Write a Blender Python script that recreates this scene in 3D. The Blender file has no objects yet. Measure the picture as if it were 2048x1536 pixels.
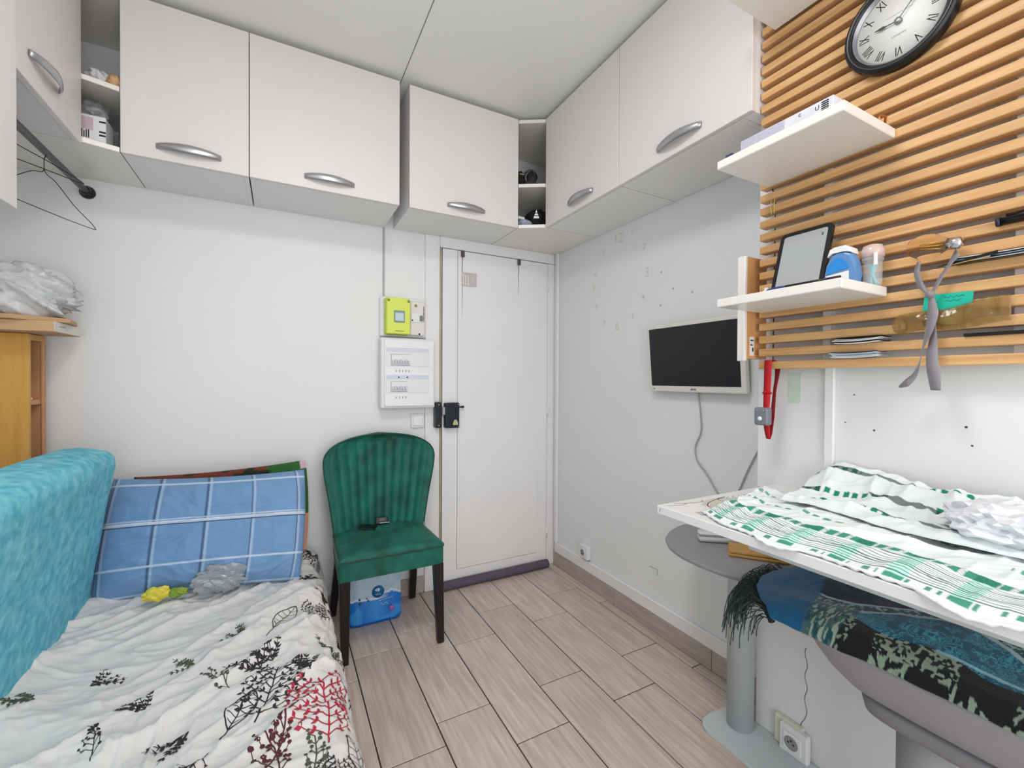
import bpy, bmesh, math, random
import numpy as np
from mathutils import Matrix, Vector

random.seed(7)
SC = bpy.context.scene
COL = SC.collection
PI = math.pi

# ------------------------------------------------------------------ camera
F_PX = 874.46
yaw, pit, roll = math.radians(27.895), math.radians(-0.557), math.radians(0.302)
Fv = Vector((math.sin(yaw) * math.cos(pit), math.cos(yaw) * math.cos(pit), math.sin(pit)))
r0 = Fv.cross(Vector((0, 0, 1))).normalized()
u0 = r0.cross(Fv)
Rv = r0 * math.cos(roll) + u0 * math.sin(roll)
Uv = -r0 * math.sin(roll) + u0 * math.cos(roll)
cam_d = bpy.data.cameras.new('camera')
cam = bpy.data.objects.new('camera', cam_d)
COL.objects.link(cam)
cam.matrix_world = Matrix(((Rv.x, Uv.x, -Fv.x, 0), (Rv.y, Uv.y, -Fv.y, 0), (Rv.z, Uv.z, -Fv.z, 1.20), (0, 0, 0, 1)))
cam_d.sensor_width = 36
cam_d.lens = F_PX / 2048 * 36
cam_d.clip_start = 0.02
SC.camera = cam

# ------------------------------------------------------------------ world, window daylight, exposure
W = bpy.data.worlds.new('sky')
SC.world = W
W.use_nodes = True
bg = W.node_tree.nodes['Background']
bg.inputs[0].default_value = (0.95, 0.97, 1.0, 1)
bg.inputs[1].default_value = 1.0
ld = bpy.data.lights.new('window_daylight', 'AREA')
ld.shape = 'RECTANGLE'
ld.size, ld.size_y = 1.95, 2.32
ld.energy = 46
ld.color = (0.98, 0.99, 1.0)
lo = bpy.data.objects.new('window_daylight', ld)
COL.objects.link(lo)
lo.location = (0.36, -1.52, 1.24)
lo.rotation_euler = (math.radians(90), 0, 0)
# added overhead fill disc that evens out the room light; no lamp there
cl_d = bpy.data.lights.new('ceiling_fill_light', 'AREA')
cl_d.shape = 'DISK'
cl_d.size = 0.55
cl_d.energy = 17
cl_d.color = (1.0, 0.985, 0.965)
cl_o = bpy.data.objects.new('ceiling_fill_light', cl_d)
COL.objects.link(cl_o)
cl_o.location = (0.15, 0.62, 2.56)
vs = SC.view_settings
vs.view_transform = 'Standard'
vs.look = 'None'
vs.gamma = 1
vs.use_curve_mapping = False
vs.exposure = -0.29

# ------------------------------------------------------------------ helpers
WLOC = {}


def lin(c):
    return tuple(((v / 255) / 12.92 if v / 255 <= 0.04045 else ((v / 255 + 0.055) / 1.055) ** 2.4) for v in c)


def tag(o, label=None, cat=None, group=None, kind=None):
    if label: o['label'] = label
    if cat: o['category'] = cat
    if group: o['group'] = group
    if kind: o['kind'] = kind
    return o


def wloc(o):
    return WLOC[o.name]


def link(o, loc, parent):
    COL.objects.link(o)
    o.location = loc
    WLOC[o.name] = Vector(loc)
    if parent is not None:
        o.parent = parent
        o.matrix_parent_inverse = Matrix.Translation(-wloc(parent))
    return o


def empty(name, loc, label=None, cat=None, group=None, parent=None):
    o = bpy.data.objects.new(name, None)
    o.empty_display_size = 0.05
    link(o, loc, parent)
    return tag(o, label, cat, group)


def mk(name, V, Fc, mat, parent=None, smooth=False, col=None):
    """mesh object from world-space vertices; origin at the centre of its base"""
    V = np.asarray(V, dtype=float)
    lo_, hi_ = V.min(0), V.max(0)
    org = Vector(((lo_[0] + hi_[0]) / 2, (lo_[1] + hi_[1]) / 2, lo_[2]))
    me = bpy.data.meshes.new(name)
    me.from_pydata((V - np.array(org)).tolist(), [], [tuple(int(i) for i in f) for f in Fc])
    me.validate()
    if smooth:
        me.polygons.foreach_set('use_smooth', [True] * len(me.polygons))
    if col is not None:
        ca = me.color_attributes.new('Col', 'FLOAT_COLOR', 'POINT')
        c4 = np.ones((len(V), 4))
        c4[:, :3] = np.asarray(col).reshape(-1, 3)
        ca.data.foreach_set('color', c4.ravel().astype(np.float32))
    me.update()
    o = bpy.data.objects.new(name, me)
    if mat is not None:
        me.materials.append(mat)
    return link(o, org, parent)


def from_bm(name, bm, mat, parent=None, smooth=False):
    bmesh.ops.recalc_face_normals(bm, faces=bm.faces)
    bm.verts.index_update()
    V = [tuple(v.co) for v in bm.verts]
    Fc = [[v.index for v in f.verts] for f in bm.faces]
    bm.free()
    return mk(name, V, Fc, mat, parent, smooth)


def box(name, x0, x1, y0, y1, z0, z1, mat, parent=None, bev=0.002, seg=1, smooth=False):
    bm = bmesh.new()
    add_box(bm, x0, x1, y0, y1, z0, z1, bev, seg)
    return from_bm(name, bm, mat, parent, smooth)


def add_box(bm, x0, x1, y0, y1, z0, z1, bev=0.0, seg=1, M=None):
    r = bmesh.ops.create_cube(bm, size=1)
    vs_ = r['verts']
    for v in vs_:
        v.co = Vector(((x0 + x1) / 2 + v.co.x * (x1 - x0), (y0 + y1) / 2 + v.co.y * (y1 - y0), (z0 + z1) / 2 + v.co.z * (z1 - z0)))
    if M is not None:
        for v in vs_: v.co = M @ v.co
    if bev > 0:
        es = list({e for v in vs_ for e in v.link_edges})
        bmesh.ops.bevel(bm, geom=es, offset=bev, segments=seg, affect='EDGES', profile=0.5)


def prism(name, poly, lo_, hi_, axis, mat, parent=None, bev=0.0, seg=1, smooth=False):
    """extrude a 2-D outline: axis 'z' outline in xy, 'x' outline in (y,z), 'y' outline in (x,z)"""
    def P(a, b, h):
        return {'z': (a, b, h), 'x': (h, a, b), 'y': (a, h, b)}[axis]
    bm = bmesh.new()
    bot = [bm.verts.new(P(a, b, lo_)) for a, b in poly]
    top = [bm.verts.new(P(a, b, hi_)) for a, b in poly]
    n = len(poly)
    bm.faces.new(bot[::-1]); bm.faces.new(top)
    for i in range(n):
        bm.faces.new((bot[i], bot[(i + 1) % n], top[(i + 1) % n], top[i]))
    if bev > 0:
        es = [e for e in bm.edges if len(e.link_faces) == 2 and (len(e.link_faces[0].verts) == n or len(e.link_faces[1].verts) == n)]
        bmesh.ops.bevel(bm, geom=es, offset=bev, segments=seg, affect='EDGES', profile=0.5)
    return from_bm(name, bm, mat, parent, smooth)


def tube_vf(pts, rad, n=8, closed=False, off=0):
    pts = [Vector(p) for p in pts]
    rads = rad if isinstance(rad, (list, tuple)) else [rad] * len(pts)
    V, Fc = [], []
    m = len(pts)
    prev = None
    for i, p in enumerate(pts):
        a = pts[(i - 1) % m] if (closed or i > 0) else p
        b = pts[(i + 1) % m] if (closed or i < m - 1) else p
        t = (b - a).normalized()
        if prev is None:
            up = Vector((0, 0, 1)) if abs(t.z) < 0.9 else Vector((1, 0, 0))
            x = t.cross(up).normalized()
        else:
            x = (prev - t * prev.dot(t)).normalized()
        prev = x
        y = t.cross(x)
        for k in range(n):
            an = 2 * PI * k / n
            V.append(tuple(p + (x * math.cos(an) + y * math.sin(an)) * rads[i]))
    rng = m if closed else m - 1
    for i in range(rng):
        for k in range(n):
            a0 = i * n + k; a1 = i * n + (k + 1) % n
            b0 = ((i + 1) % m) * n + k; b1 = ((i + 1) % m) * n + (k + 1) % n
            Fc.append((off + a0, off + a1, off + b1, off + b0))
    if not closed:
        Fc.append(tuple(off + k for k in range(n))[::-1])
        Fc.append(tuple(off + (m - 1) * n + k for k in range(n)))
    return V, Fc


def tube(name, pts, rad, mat, parent=None, n=8, closed=False):
    V, Fc = tube_vf(pts, rad, n, closed)
    return mk(name, V, Fc, mat, parent, True)


def smooth_pts(pts, n=6):
    """Catmull-Rom through the points"""
    P = [Vector(p) for p in pts]
    out = []
    for i in range(len(P) - 1):
        p0 = P[max(i - 1, 0)]; p1 = P[i]; p2 = P[i + 1]; p3 = P[min(i + 2, len(P) - 1)]
        for k in range(n):
            t = k / n
            out.append(0.5 * ((2 * p1) + (p2 - p0) * t + (2 * p0 - 5 * p1 + 4 * p2 - p3) * t * t + (3 * p1 - p0 - 3 * p2 + p3) * t ** 3))
    out.append(P[-1])
    return out


def lathe(name, prof, origin, axis, mat, parent=None, n=24, smooth=True, cap=True):
    """profile [(radius, height)] turned about axis through origin"""
    ax = Vector(axis).normalized()
    up = Vector((0, 0, 1)) if abs(ax.z) < 0.9 else Vector((1, 0, 0))
    x = ax.cross(up).normalized(); y = ax.cross(x)
    O = Vector(origin)
    V, Fc = [], []
    for rr, h in prof:
        for k in range(n):
            a = 2 * PI * k / n
            V.append(tuple(O + ax * h + (x * math.cos(a) + y * math.sin(a)) * rr))
    for i in range(len(prof) - 1):
        for k in range(n):
            Fc.append((i * n + k, i * n + (k + 1) % n, (i + 1) * n + (k + 1) % n, (i + 1) * n + k))
    if cap:
        Fc.append(tuple(range(n))[::-1])
        Fc.append(tuple((len(prof) - 1) * n + k for k in range(n)))
    bm = bmesh.new()
    bv = [bm.verts.new(v) for v in V]
    for f in Fc:
        try: bm.faces.new([bv[i] for i in f])
        except ValueError: pass
    return from_bm(name, bm, mat, parent, smooth)


def grid(name, P, mat, parent=None, col=None, thick=0.0, closeu=False, smooth=True, flip=False):
    """P (nu,nv,3) array of world points"""
    nu, nv = P.shape[:2]
    Fc = []
    idx = np.arange(nu * nv).reshape(nu, nv)
    ru = nu if closeu else nu - 1
    for i in range(ru):
        a = idx[i]; b = idx[(i + 1) % nu]
        for j in range(nv - 1):
            q = (a[j], b[j], b[j + 1], a[j + 1])
            Fc.append(q[::-1] if flip else q)
    o = mk(name, P.reshape(-1, 3), Fc, mat, parent, smooth, None if col is None else col.reshape(-1, 3))
    if thick:
        m = o.modifiers.new('thickness', 'SOLIDIFY')
        m.thickness = thick
        m.offset = -1
    return o


def two_sided(name, A, B, mat, parent=None, col=None, colB=None, smooth=True):
    """closed skin from two grids that share their borders"""
    nu, nv = A.shape[:2]
    V = np.concatenate([A.reshape(-1, 3), B.reshape(-1, 3)])
    n0 = nu * nv
    Fc = []
    for i in range(nu - 1):
        for j in range(nv - 1):
            a, b, c, d = i * nv + j, (i + 1) * nv + j, (i + 1) * nv + j + 1, i * nv + j + 1
            Fc.append((a, b, c, d)); Fc.append((n0 + d, n0 + c, n0 + b, n0 + a))
    rim = [i * nv for i in range(nu)] + [(nu - 1) * nv + j for j in range(1, nv)] + [i * nv + nv - 1 for i in range(nu - 2, -1, -1)] + [j for j in range(nv - 2, 0, -1)]
    for k in range(len(rim)):
        a, b = rim[k], rim[(k + 1) % len(rim)]
        Fc.append((b, a, n0 + a, n0 + b))
    cc = None
    if col is not None:
        cc = np.concatenate([col.reshape(-1, 3), (col if colB is None else colB).reshape(-1, 3)])
    return mk(name, V, Fc, mat, parent, smooth, cc)


def _hash(ix, iy, seed):
    h = (ix.astype(np.int64) * 374761393 + iy.astype(np.int64) * 668265263 + seed * 974634777) & 0xFFFFFFFF
    h = ((h ^ (h >> 13)) * 1274126177) & 0xFFFFFFFF
    h = h ^ (h >> 16)
    return (h & 0xFFFF) / 65535.0


def vn(x, y, seed=0):
    x = np.asarray(x, float); y = np.asarray(y, float)
    ix = np.floor(x); iy = np.floor(y)
    fx = x - ix; fy = y - iy
    fx = fx * fx * fx * (fx * (fx * 6 - 15) + 10); fy = fy * fy * fy * (fy * (fy * 6 - 15) + 10)
    a = _hash(ix, iy, seed); b = _hash(ix + 1, iy, seed); c = _hash(ix, iy + 1, seed); d = _hash(ix + 1, iy + 1, seed)
    return (a * (1 - fx) + b * fx) * (1 - fy) + (c * (1 - fx) + d * fx) * fy


def fbm(x, y, seed=0, oct=4):
    s = 0; amp = 0.5; 
    for k in range(oct):
        s = s + amp * (vn(x, y, seed + k) - 0.5) * 2
        x = x * 2.03; y = y * 2.03; amp *= 0.5
    return s


def ridge(x, y, seed=0, oct=3):
    s = 0; amp = 0.6
    for k in range(oct):
        s = s + amp * (1 - 2 * np.abs(vn(x, y, seed + k) - 0.5)) ** 2
        x = x * 2.1; y = y * 2.1; amp *= 0.5
    return s


def text_mesh(name, body, size, M, mat, parent, ext=0.0003, align='CENTER'):
    cu = bpy.data.curves.new('tmp_text', 'FONT')
    cu.body = body; cu.size = size; cu.extrude = ext
    cu.align_x = align; cu.align_y = 'CENTER'
    cu.resolution_u = 3
    t = bpy.data.objects.new('tmp_text', cu)
    COL.objects.link(t)
    bpy.context.view_layer.update()
    me = bpy.data.meshes.new_from_object(t)
    V = [tuple(M @ v.co) for v in me.vertices]
    Fc = [tuple(p.vertices) for p in me.polygons]
    bpy.data.objects.remove(t); bpy.data.curves.remove(cu); bpy.data.meshes.remove(me)
    return mk(name, V, Fc, mat, parent)


def MX(x, y, z):   # writing on a surface that faces -X
    return Matrix(((0, 0, -1, x), (-1, 0, 0, y), (0, 1, 0, z), (0, 0, 0, 1)))


def MY(x, y, z):   # writing on a surface that faces -Y
    return Matrix(((1, 0, 0, x), (0, 0, -1, y), (0, 1, 0, z), (0, 0, 0, 1)))


# ------------------------------------------------------------------ materials
MATS = {}


def mat(name, rgb, rough=0.5, metal=0.0, var=0.0, scale=8.0, stretch=(1, 1, 1), bump=0.0, bscale=None, rgb2=None,
        vcol=False, trans=0.0, ior=1.45, alpha=1.0, sheen=0.0, spec=0.5, rnd=0.0, detail=4, coat=0.0):
    if name in MATS: return MATS[name]
    m = bpy.data.materials.new(name)
    m.use_nodes = True
    nt = m.node_tree
    b = nt.nodes['Principled BSDF']
    b.inputs['Roughness'].default_value = rough
    b.inputs['Metallic'].default_value = metal
    b.inputs['Specular IOR Level'].default_value = spec
    b.inputs['Transmission Weight'].default_value = trans
    b.inputs['IOR'].default_value = ior
    b.inputs['Alpha'].default_value = alpha
    b.inputs['Sheen Weight'].default_value = sheen
    b.inputs['Coat Weight'].default_value = coat
    c1 = lin(rgb)
    tc = nt.nodes.new('ShaderNodeTexCoord')
    mp = nt.nodes.new('ShaderNodeMapping')
    mp.inputs['Scale'].default_value = stretch
    nt.links.new(tc.outputs['Object'], mp.inputs['Vector'])
    out = None
    if vcol:
        at = nt.nodes.new('ShaderNodeAttribute'); at.attribute_name = 'Col'
        out = at.outputs['Color']
    if var > 0 or rgb2 is not None:
        nz = nt.nodes.new('ShaderNodeTexNoise')
        nz.inputs['Scale'].default_value = scale
        nz.inputs['Detail'].default_value = detail
        nt.links.new(mp.outputs['Vector'], nz.inputs['Vector'])
        if rnd > 0:
            oi = nt.nodes.new('ShaderNodeObjectInfo')
            vm = nt.nodes.new('ShaderNodeVectorMath'); vm.operation = 'ADD'
            sc_ = nt.nodes.new('ShaderNodeVectorMath'); sc_.operation = 'SCALE'
            sc_.inputs[0].default_value = (13.1, 7.7, 5.3)
            nt.links.new(oi.outputs['Random'], sc_.inputs['Scale'])
            nt.links.new(mp.outputs['Vector'], vm.inputs[0]); nt.links.new(sc_.outputs[0], vm.inputs[1])
            nt.links.new(vm.outputs[0], nz.inputs['Vector'])
        rp = nt.nodes.new('ShaderNodeValToRGB')
        rp.color_ramp.elements[0].position = 0.32; rp.color_ramp.elements[1].position = 0.68
        if rgb2 is not None:
            ca, cb = c1, lin(rgb2)
        else:
            ca = tuple(v * (1 - var) for v in c1); cb = tuple(min(1, v * (1 + var)) for v in c1)
        if vcol:
            ca = (1 - var,) * 3; cb = (1 + var,) * 3
        rp.color_ramp.elements[0].color = (*ca, 1); rp.color_ramp.elements[1].color = (*cb, 1)
        nt.links.new(nz.outputs['Fac'], rp.inputs['Fac'])
        if vcol:
            mx = nt.nodes.new('ShaderNodeMix'); mx.data_type = 'RGBA'; mx.blend_type = 'MULTIPLY'
            mx.inputs['Factor'].default_value = 1
            nt.links.new(out, mx.inputs['A']); nt.links.new(rp.outputs['Color'], mx.inputs['B'])
            out = mx.outputs['Result']
        else:
            out = rp.outputs['Color']
        if rnd > 0:
            hs = nt.nodes.new('ShaderNodeHueSaturation')
            mr = nt.nodes.new('ShaderNodeMapRange')
            mr.inputs['To Min'].default_value = 1 - rnd; mr.inputs['To Max'].default_value = 1 + rnd
            nt.links.new(oi.outputs['Random'], mr.inputs['Value'])
            nt.links.new(mr.outputs['Result'], hs.inputs['Value'])
            nt.links.new(out, hs.inputs['Color'])
            out = hs.outputs['Color']
    if out is not None:
        nt.links.new(out, b.inputs['Base Color'])
    else:
        b.inputs['Base Color'].default_value = (*c1, 1)
    if bump > 0:
        nb = nt.nodes.new('ShaderNodeTexNoise')
        nb.inputs['Scale'].default_value = bscale or scale * 4
        nb.inputs['Detail'].default_value = 3
        nt.links.new(mp.outputs['Vector'], nb.inputs['Vector'])
        bp = nt.nodes.new('ShaderNodeBump')
        bp.inputs['Strength'].default_value = bump
        bp.inputs['Distance'].default_value = 0.01
        nt.links.new(nb.outputs['Fac'], bp.inputs['Height'])
        nt.links.new(bp.outputs['Normal'], b.inputs['Normal'])
    MATS[name] = m
    return m


M_wall = mat('white wall paint', (234, 234, 234), 0.6, var=0.010, scale=3, bump=0.035, bscale=60)
M_ceil = mat('white ceiling paint', (240, 240, 238), 0.55, var=0.015, scale=2.5, bump=0.08, bscale=9)
M_door = mat('white gloss door paint', (236, 235, 235), 0.4, var=0.02, scale=4, bump=0.06, bscale=25)
M_cab = mat('white melamine', (226, 221, 219), 0.4, var=0.01, scale=6, bump=0.05, bscale=220)
M_cabin = mat('white melamine carcass', (236, 234, 233), 0.45)
M_handle = mat('brushed silver handle', (182, 183, 186), 0.32, 0.85)
M_tile = mat('wood-look floor tile', (188, 170, 159), 0.38, scale=5, stretch=(14, 1.0, 14), rgb2=(216, 200, 189), rnd=0.07, bump=0.08, bscale=30)
M_grout = mat('dark grout', (52, 40, 34), 0.8, var=0.1, scale=20)
M_plinth = mat('wood-look tile plinth', (172, 157, 149), 0.4, scale=5, stretch=(14, 1.2, 14), rgb2=(196, 181, 172), rnd=0.05)
M_slat = mat('beech slat wood', (202, 152, 98), 0.42, scale=4, stretch=(22, 1.2, 22), rgb2=(222, 178, 124), rnd=0.05, bump=0.05, bscale=30)
M_slatend = mat('beech veneer', (205, 150, 98), 0.5, scale=4, stretch=(10, 10, 1), rgb2=(218, 165, 112))
M_pine = mat('varnished pine', (196, 140, 60), 0.4, scale=3, stretch=(9, 9, 0.7), rgb2=(222, 168, 84), bump=0.04, bscale=20)
M_pinepale = mat('pale pine edge', (214, 160, 118), 0.5, scale=3, stretch=(9, 9, 0.7), rgb2=(196, 142, 98))
M_dark = mat('painted shade inside cabinet', (24, 18, 16), 0.8)  # near-black colour stands for the shade deep in the bookcase
M_white = mat('white plastic', (232, 232, 233), 0.35)
M_whitegl = mat('white lacquer', (236, 232, 226), 0.3)
M_grey = mat('grey steel', (176, 178, 182), 0.45, 0.1)
M_greydk = mat('grey moulded plastic', (150, 149, 152), 0.5, var=0.02, scale=30)
M_lightgrey = mat('light grey powder coat', (190, 198, 200), 0.5)
M_black = mat('black plastic', (14, 14, 18), 0.3)
M_blackgl = mat('black screen glass', (14, 13, 18), 0.12, var=0.05)
M_velvet = mat('green velvet', (1, 70, 58), 0.62, scale=11, rgb2=(6, 112, 92), sheen=0.05, bump=0.1, bscale=60, detail=6)
M_piping = mat('dark green piping', (4, 66, 54), 0.8, sheen=0.3)
M_ebony = mat('black stained wood', (22, 17, 17), 0.35, var=0.1, scale=10)
M_turq = mat('turquoise chenille', (80, 176, 202), 0.9, scale=34, rgb2=(138, 214, 228), bump=0.2, bscale=80, detail=6)
M_cloth = mat('printed cloth', (255, 255, 255), 0.85, vcol=True, bump=0.06, bscale=300)
M_sheet = mat('white cotton sheet', (222, 219, 217), 0.85, var=0.015, scale=5, bump=0.08, bscale=40)
M_inkblk = mat('black print', (44, 38, 42), 0.85)
M_inkred = mat('red print', (176, 38, 62), 0.85)
M_inkbrn = mat('dark red print', (84, 36, 44), 0.85)
M_inkgrn = mat('olive print', (74, 84, 64), 0.85)
M_card = mat('cardboard', (206, 168, 128), 0.8, var=0.04, scale=12)
M_bag = mat('white plastic bag', (214, 215, 216), 0.35, var=0.03, scale=14, spec=0.6)
M_chrome = mat('chrome', (200, 200, 204), 0.15, 1.0)
M_wire = mat('dark wire', (54, 48, 50), 0.4, 0.6)
M_rod = mat('grey metal rod', (98, 92, 94), 0.4, 0.4)
M_glass = mat('clear glass', (250, 248, 246), 0.02, trans=1.0, ior=1.25)
M_clear = mat('clear plastic', (240, 242, 244), 0.12, alpha=0.28, spec=0.8)
M_vcol = mat('printed surface', (255, 255, 255), 0.45, vcol=True)

# ------------------------------------------------------------------ the room
YB, XR, XL, ZC, YF = 2.405, 1.585, -0.97, 2.612, -1.55
XP, YP = 1.466, 0.94            # boxed-out panel on the right, below the table: face and far edge
XU, YU = 1.345, 0.866           # the same above the table


def struct(o):
    o['kind'] = 'structure'
    return o


wall_back = struct(box('wall_back', XL - 0.1, XR + 0.1, YB, YB + 0.1, -0.06, ZC + 0.08, M_wall, bev=0))
wall_right = struct(box('wall_right', XR, XR + 0.1, YF, YB, -0.06, ZC + 0.08, M_wall, bev=0))
wall_left = struct(box('wall_left', XL - 0.1, XL, YF, YB, -0.06, ZC + 0.08, M_wall, bev=0))
wall_low = struct(box('wall_right_lower_boxing', XP, XR, YF, YP, -0.005, 0.862, M_wall, bev=0.003))
wall_up = struct(box('wall_right_upper_boxing', XU, XR, YF, YU, 0.862, ZC, M_wall, bev=0.003))
bm = bmesh.new()
WX0, WX1, WZ0, WZ1 = -0.64, 1.36, 0.06, 2.42
for a in ((XL - 0.1, WX0, 0, ZC + 0.08), (WX1, XR + 0.1, 0, ZC + 0.08), (WX0, WX1, -0.06, WZ0), (WX0, WX1, WZ1, ZC + 0.08)):
    add_box(bm, a[0], a[1], YF - 0.12, YF, a[2], a[3])
struct(from_bm('wall_front', bm, M_wall))
bm = bmesh.new()
for a in ((WX0, WX0 + 0.05, WZ0, WZ1), (WX1 - 0.05, WX1, WZ0, WZ1), (WX0, WX1, WZ0, WZ0 + 0.05), (WX0, WX1, WZ1 - 0.05, WZ1)):
    add_box(bm, a[0], a[1], YF - 0.11, YF - 0.06, a[2], a[3])
struct(from_bm('window_1', bm, M_white))

# ceiling: slab with two sheets that leave a seam
ceiling = struct(box('ceiling', XL - 0.1, XR + 0.1, YF, YB + 0.1, ZC + 0.008, ZC + 0.1, M_grey, bev=0))
box('ceiling_sheet', XL, 0.503, YF, YB, ZC - 0.002, ZC + 0.008, M_ceil, ceiling, bev=0.0015)
box('ceiling_sheet', 0.507, XR, YF, YB, ZC - 0.002, ZC + 0.008, M_ceil, ceiling, bev=0.0015)

# floor: grout bed with single wood-look tiles
floor = struct(box('floor', XL - 0.1, XR + 0.1, YF, YB + 0.1, -0.06, -0.004, M_grout, bev=0))
XJ = [-0.97, -0.76, -0.552, -0.345, -0.138, 0.069, 0.275, 0.4815, 0.6885, 0.898, 1.1045, 1.3145, 1.5215, 1.585]
OFF = {5: 1.813, 6: 1.955, 7: 2.058, 8: 1.852, 9: 2.052, 10: 1.857, 11: 2.047, 12: 1.852}
tile_cache = {}
for i in range(len(XJ) - 1):
    off = OFF.get(i, 1.45 + 0.2 * (i % 3))
    ys = sorted([YF] + [off + 0.6 * k for k in range(-8, 3) if YF < off + 0.6 * k < YB] + [YB])
    for a, b in zip(ys[:-1], ys[1:]):
        w, l = round(XJ[i + 1] - XJ[i] - 0.0045, 4), round(b - a - 0.0045, 4)
        if l < 0.01: continue
        if (w, l) not in tile_cache:
            bm = bmesh.new()
            add_box(bm, -w / 2, w / 2, -l / 2, l / 2, -0.0095, 0, 0.0012)
            me = bpy.data.meshes.new('floor_tile')
            bm.to_mesh(me); bm.free()
            me.materials.append(M_tile)
            tile_cache[(w, l)] = me
        o = bpy.data.objects.new('floor_tile', tile_cache[(w, l)])
        link(o, ((XJ[i] + XJ[i + 1]) / 2, (a + b) / 2, random.uniform(-0.0006, 0.0)), floor)

# plinths and trims
pl = struct(box('baseboard_right', XR - 0.010, XR, YP, YB, 0, 0.004, M_grout, bev=0))
for a, b in ((2.404, 1.80), (1.797, 1.20), (1.197, YP)):
    box('plinth_tile', XR - 0.012, XR, b, a, 0.001, 0.088, M_plinth, pl, bev=0.0015)
struct(box('trim_1', XR - 0.016, XR, YP, 2.37, 0.089, 0.150, M_door, bev=0.003))
struct(box('trim_2', XR - 0.018, XR, 2.345, 2.378, 0.15, 2.012, M_door, bev=0.004))
pb = struct(box('baseboard_back', -0.3, 0.715, YB - 0.008, YB, 0, 0.004, M_grout, bev=0))
for a, b in ((0.10, 0.36), (0.363, 0.712)):
    box('plinth_tile', a, b, YB - 0.010, YB, 0.001, 0.095, M_plinth, pb, bev=0.0015)
struct(box('trim_3', XU - 0.012, XU, 0.643, 0.667, 0.887, ZC - 0.01, M_door, bev=0.002))
# joint strip above the meter, grey painted for its shadow gap; door-side frame board
struct(box('trim_4', 0.484, 0.494, YB - 0.006, YB, 1.62, 2.012, mat('shadow gap grey', (176, 176, 178), 0.6), bev=0.001))
struct(box('trim_5', 0.716, 0.800, YB - 0.014, YB, 0.001, 2.012, M_door, bev=0.0025))

# ------------------------------------------------------------------ door
door = struct(empty('door_1', (1.16, YB - 0.02, 0)))
DX0, DX1, DZ1 = 0.812, 1.513, 1.943
bm = bmesh.new()
add_box(bm, 0.800, 0.8075, YB - 0.022, YB, 0.002, DZ1 + 0.004, 0.001)
from_bm('edge_strip', bm, mat('bare wood strip', (196, 188, 168), 0.6, scale=4, stretch=(8, 8, 1.5), rgb2=(166, 150, 122)), door)
box('frame_head', 0.800, 1.575, YB - 0.020, YB, DZ1 + 0.006, 2.012, M_door, door, bev=0.003)
box('frame_jamb', DX1 + 0.006, 1.580, YB - 0.020, YB, 0.001, DZ1 + 0.004, M_door, door, bev=0.003)
box('gap_shade_sheet', 0.80, 1.575, YB - 0.004, YB + 0.001, 0.002, DZ1 + 0.006, mat('black gap', (20, 16, 14), 0.9), door, bev=0)  # near-black sheet behind the leaf, paints the shade in the door gaps
# leaf with a flush sunk panel: rails, stiles and panel
bm = bmesh.new()
add_box(bm, DX0, 0.902, YB - 0.026, YB - 0.004, 0.03, DZ1, 0.0012)
add_box(bm, 1.445, DX1, YB - 0.026, YB - 0.004, 0.03, DZ1, 0.0012)
add_box(bm, 0.902, 1.445, YB - 0.026, YB - 0.004, 0.03, 0.098, 0.0012)
leaf = from_bm('leaf', bm, M_door, door)
box('panel', 0.9045, 1.4448, YB - 0.0253, YB - 0.006, 0.1005, 1.9425, M_door, leaf, bev=0.0004)
bm = bmesh.new()
add_box(bm, 0.94, 1.41, YB - 0.0262, YB - 0.024, 0.128, 0.1295)
from_bm('bead', bm, M_cabin, leaf)
for z in (1.81, 1.0, 0.22):
    h = lathe('hinge', [(0.006, -0.035), (0.006, 0.035)], (1.516, YB - 0.029, z), (0, 0, 1), M_door, door, n=10)
M_stain = mat('grey scuff', (150, 146, 148), 0.7)
for x, l, s in ((0.931, 0.36, 1), (1.302, 0.20, 0)):
    hk = box('door_hook', x - 0.011, x + 0.011, YB - 0.036, YB - 0.0265, DZ1 - 0.036, DZ1 + 0.002, mat('grey hook metal', (96, 86, 84), 0.45, 0.5), door, bev=0.004, seg=2)
    V, Fc = [], []
    z = DZ1 - 0.036
    k = 0
    rr = random.Random(int(x * 100))
    while z > DZ1 - 0.036 - l:
        w = 0.0026 * (z - (DZ1 - 0.036 - l)) / l + 0.0004
        xx = x - 0.001 + rr.uniform(-0.0012, 0.0012) - 0.012 * s * (DZ1 - 0.036 - z) / l * 0
        V += [(xx - w, YB - 0.0268, z), (xx + w, YB - 0.0268, z)]
        if k: Fc.append((2 * k - 2, 2 * k - 1, 2 * k + 1, 2 * k))
        k += 1; z -= 0.012
    mk('rub_mark', V, Fc, M_stain, leaf)
# square glued grille on the leaf
fr = box('grille_plate', 0.926, 1.020, YB - 0.0285, YB - 0.0265, 1.742, 1.822, mat('greyish plate', (188, 180, 180), 0.7, scale=20, rgb2=(206, 200, 200)), leaf, bev=0.001)
bm = bmesh.new()
for x in (0.934, 0.946, 0.962): add_box(bm, x, x + 0.006, YB - 0.0295, YB - 0.0285, 1.746, 1.808)
from_bm('bar', bm, mat('pale plate', (226, 222, 222), 0.6), fr)

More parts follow.
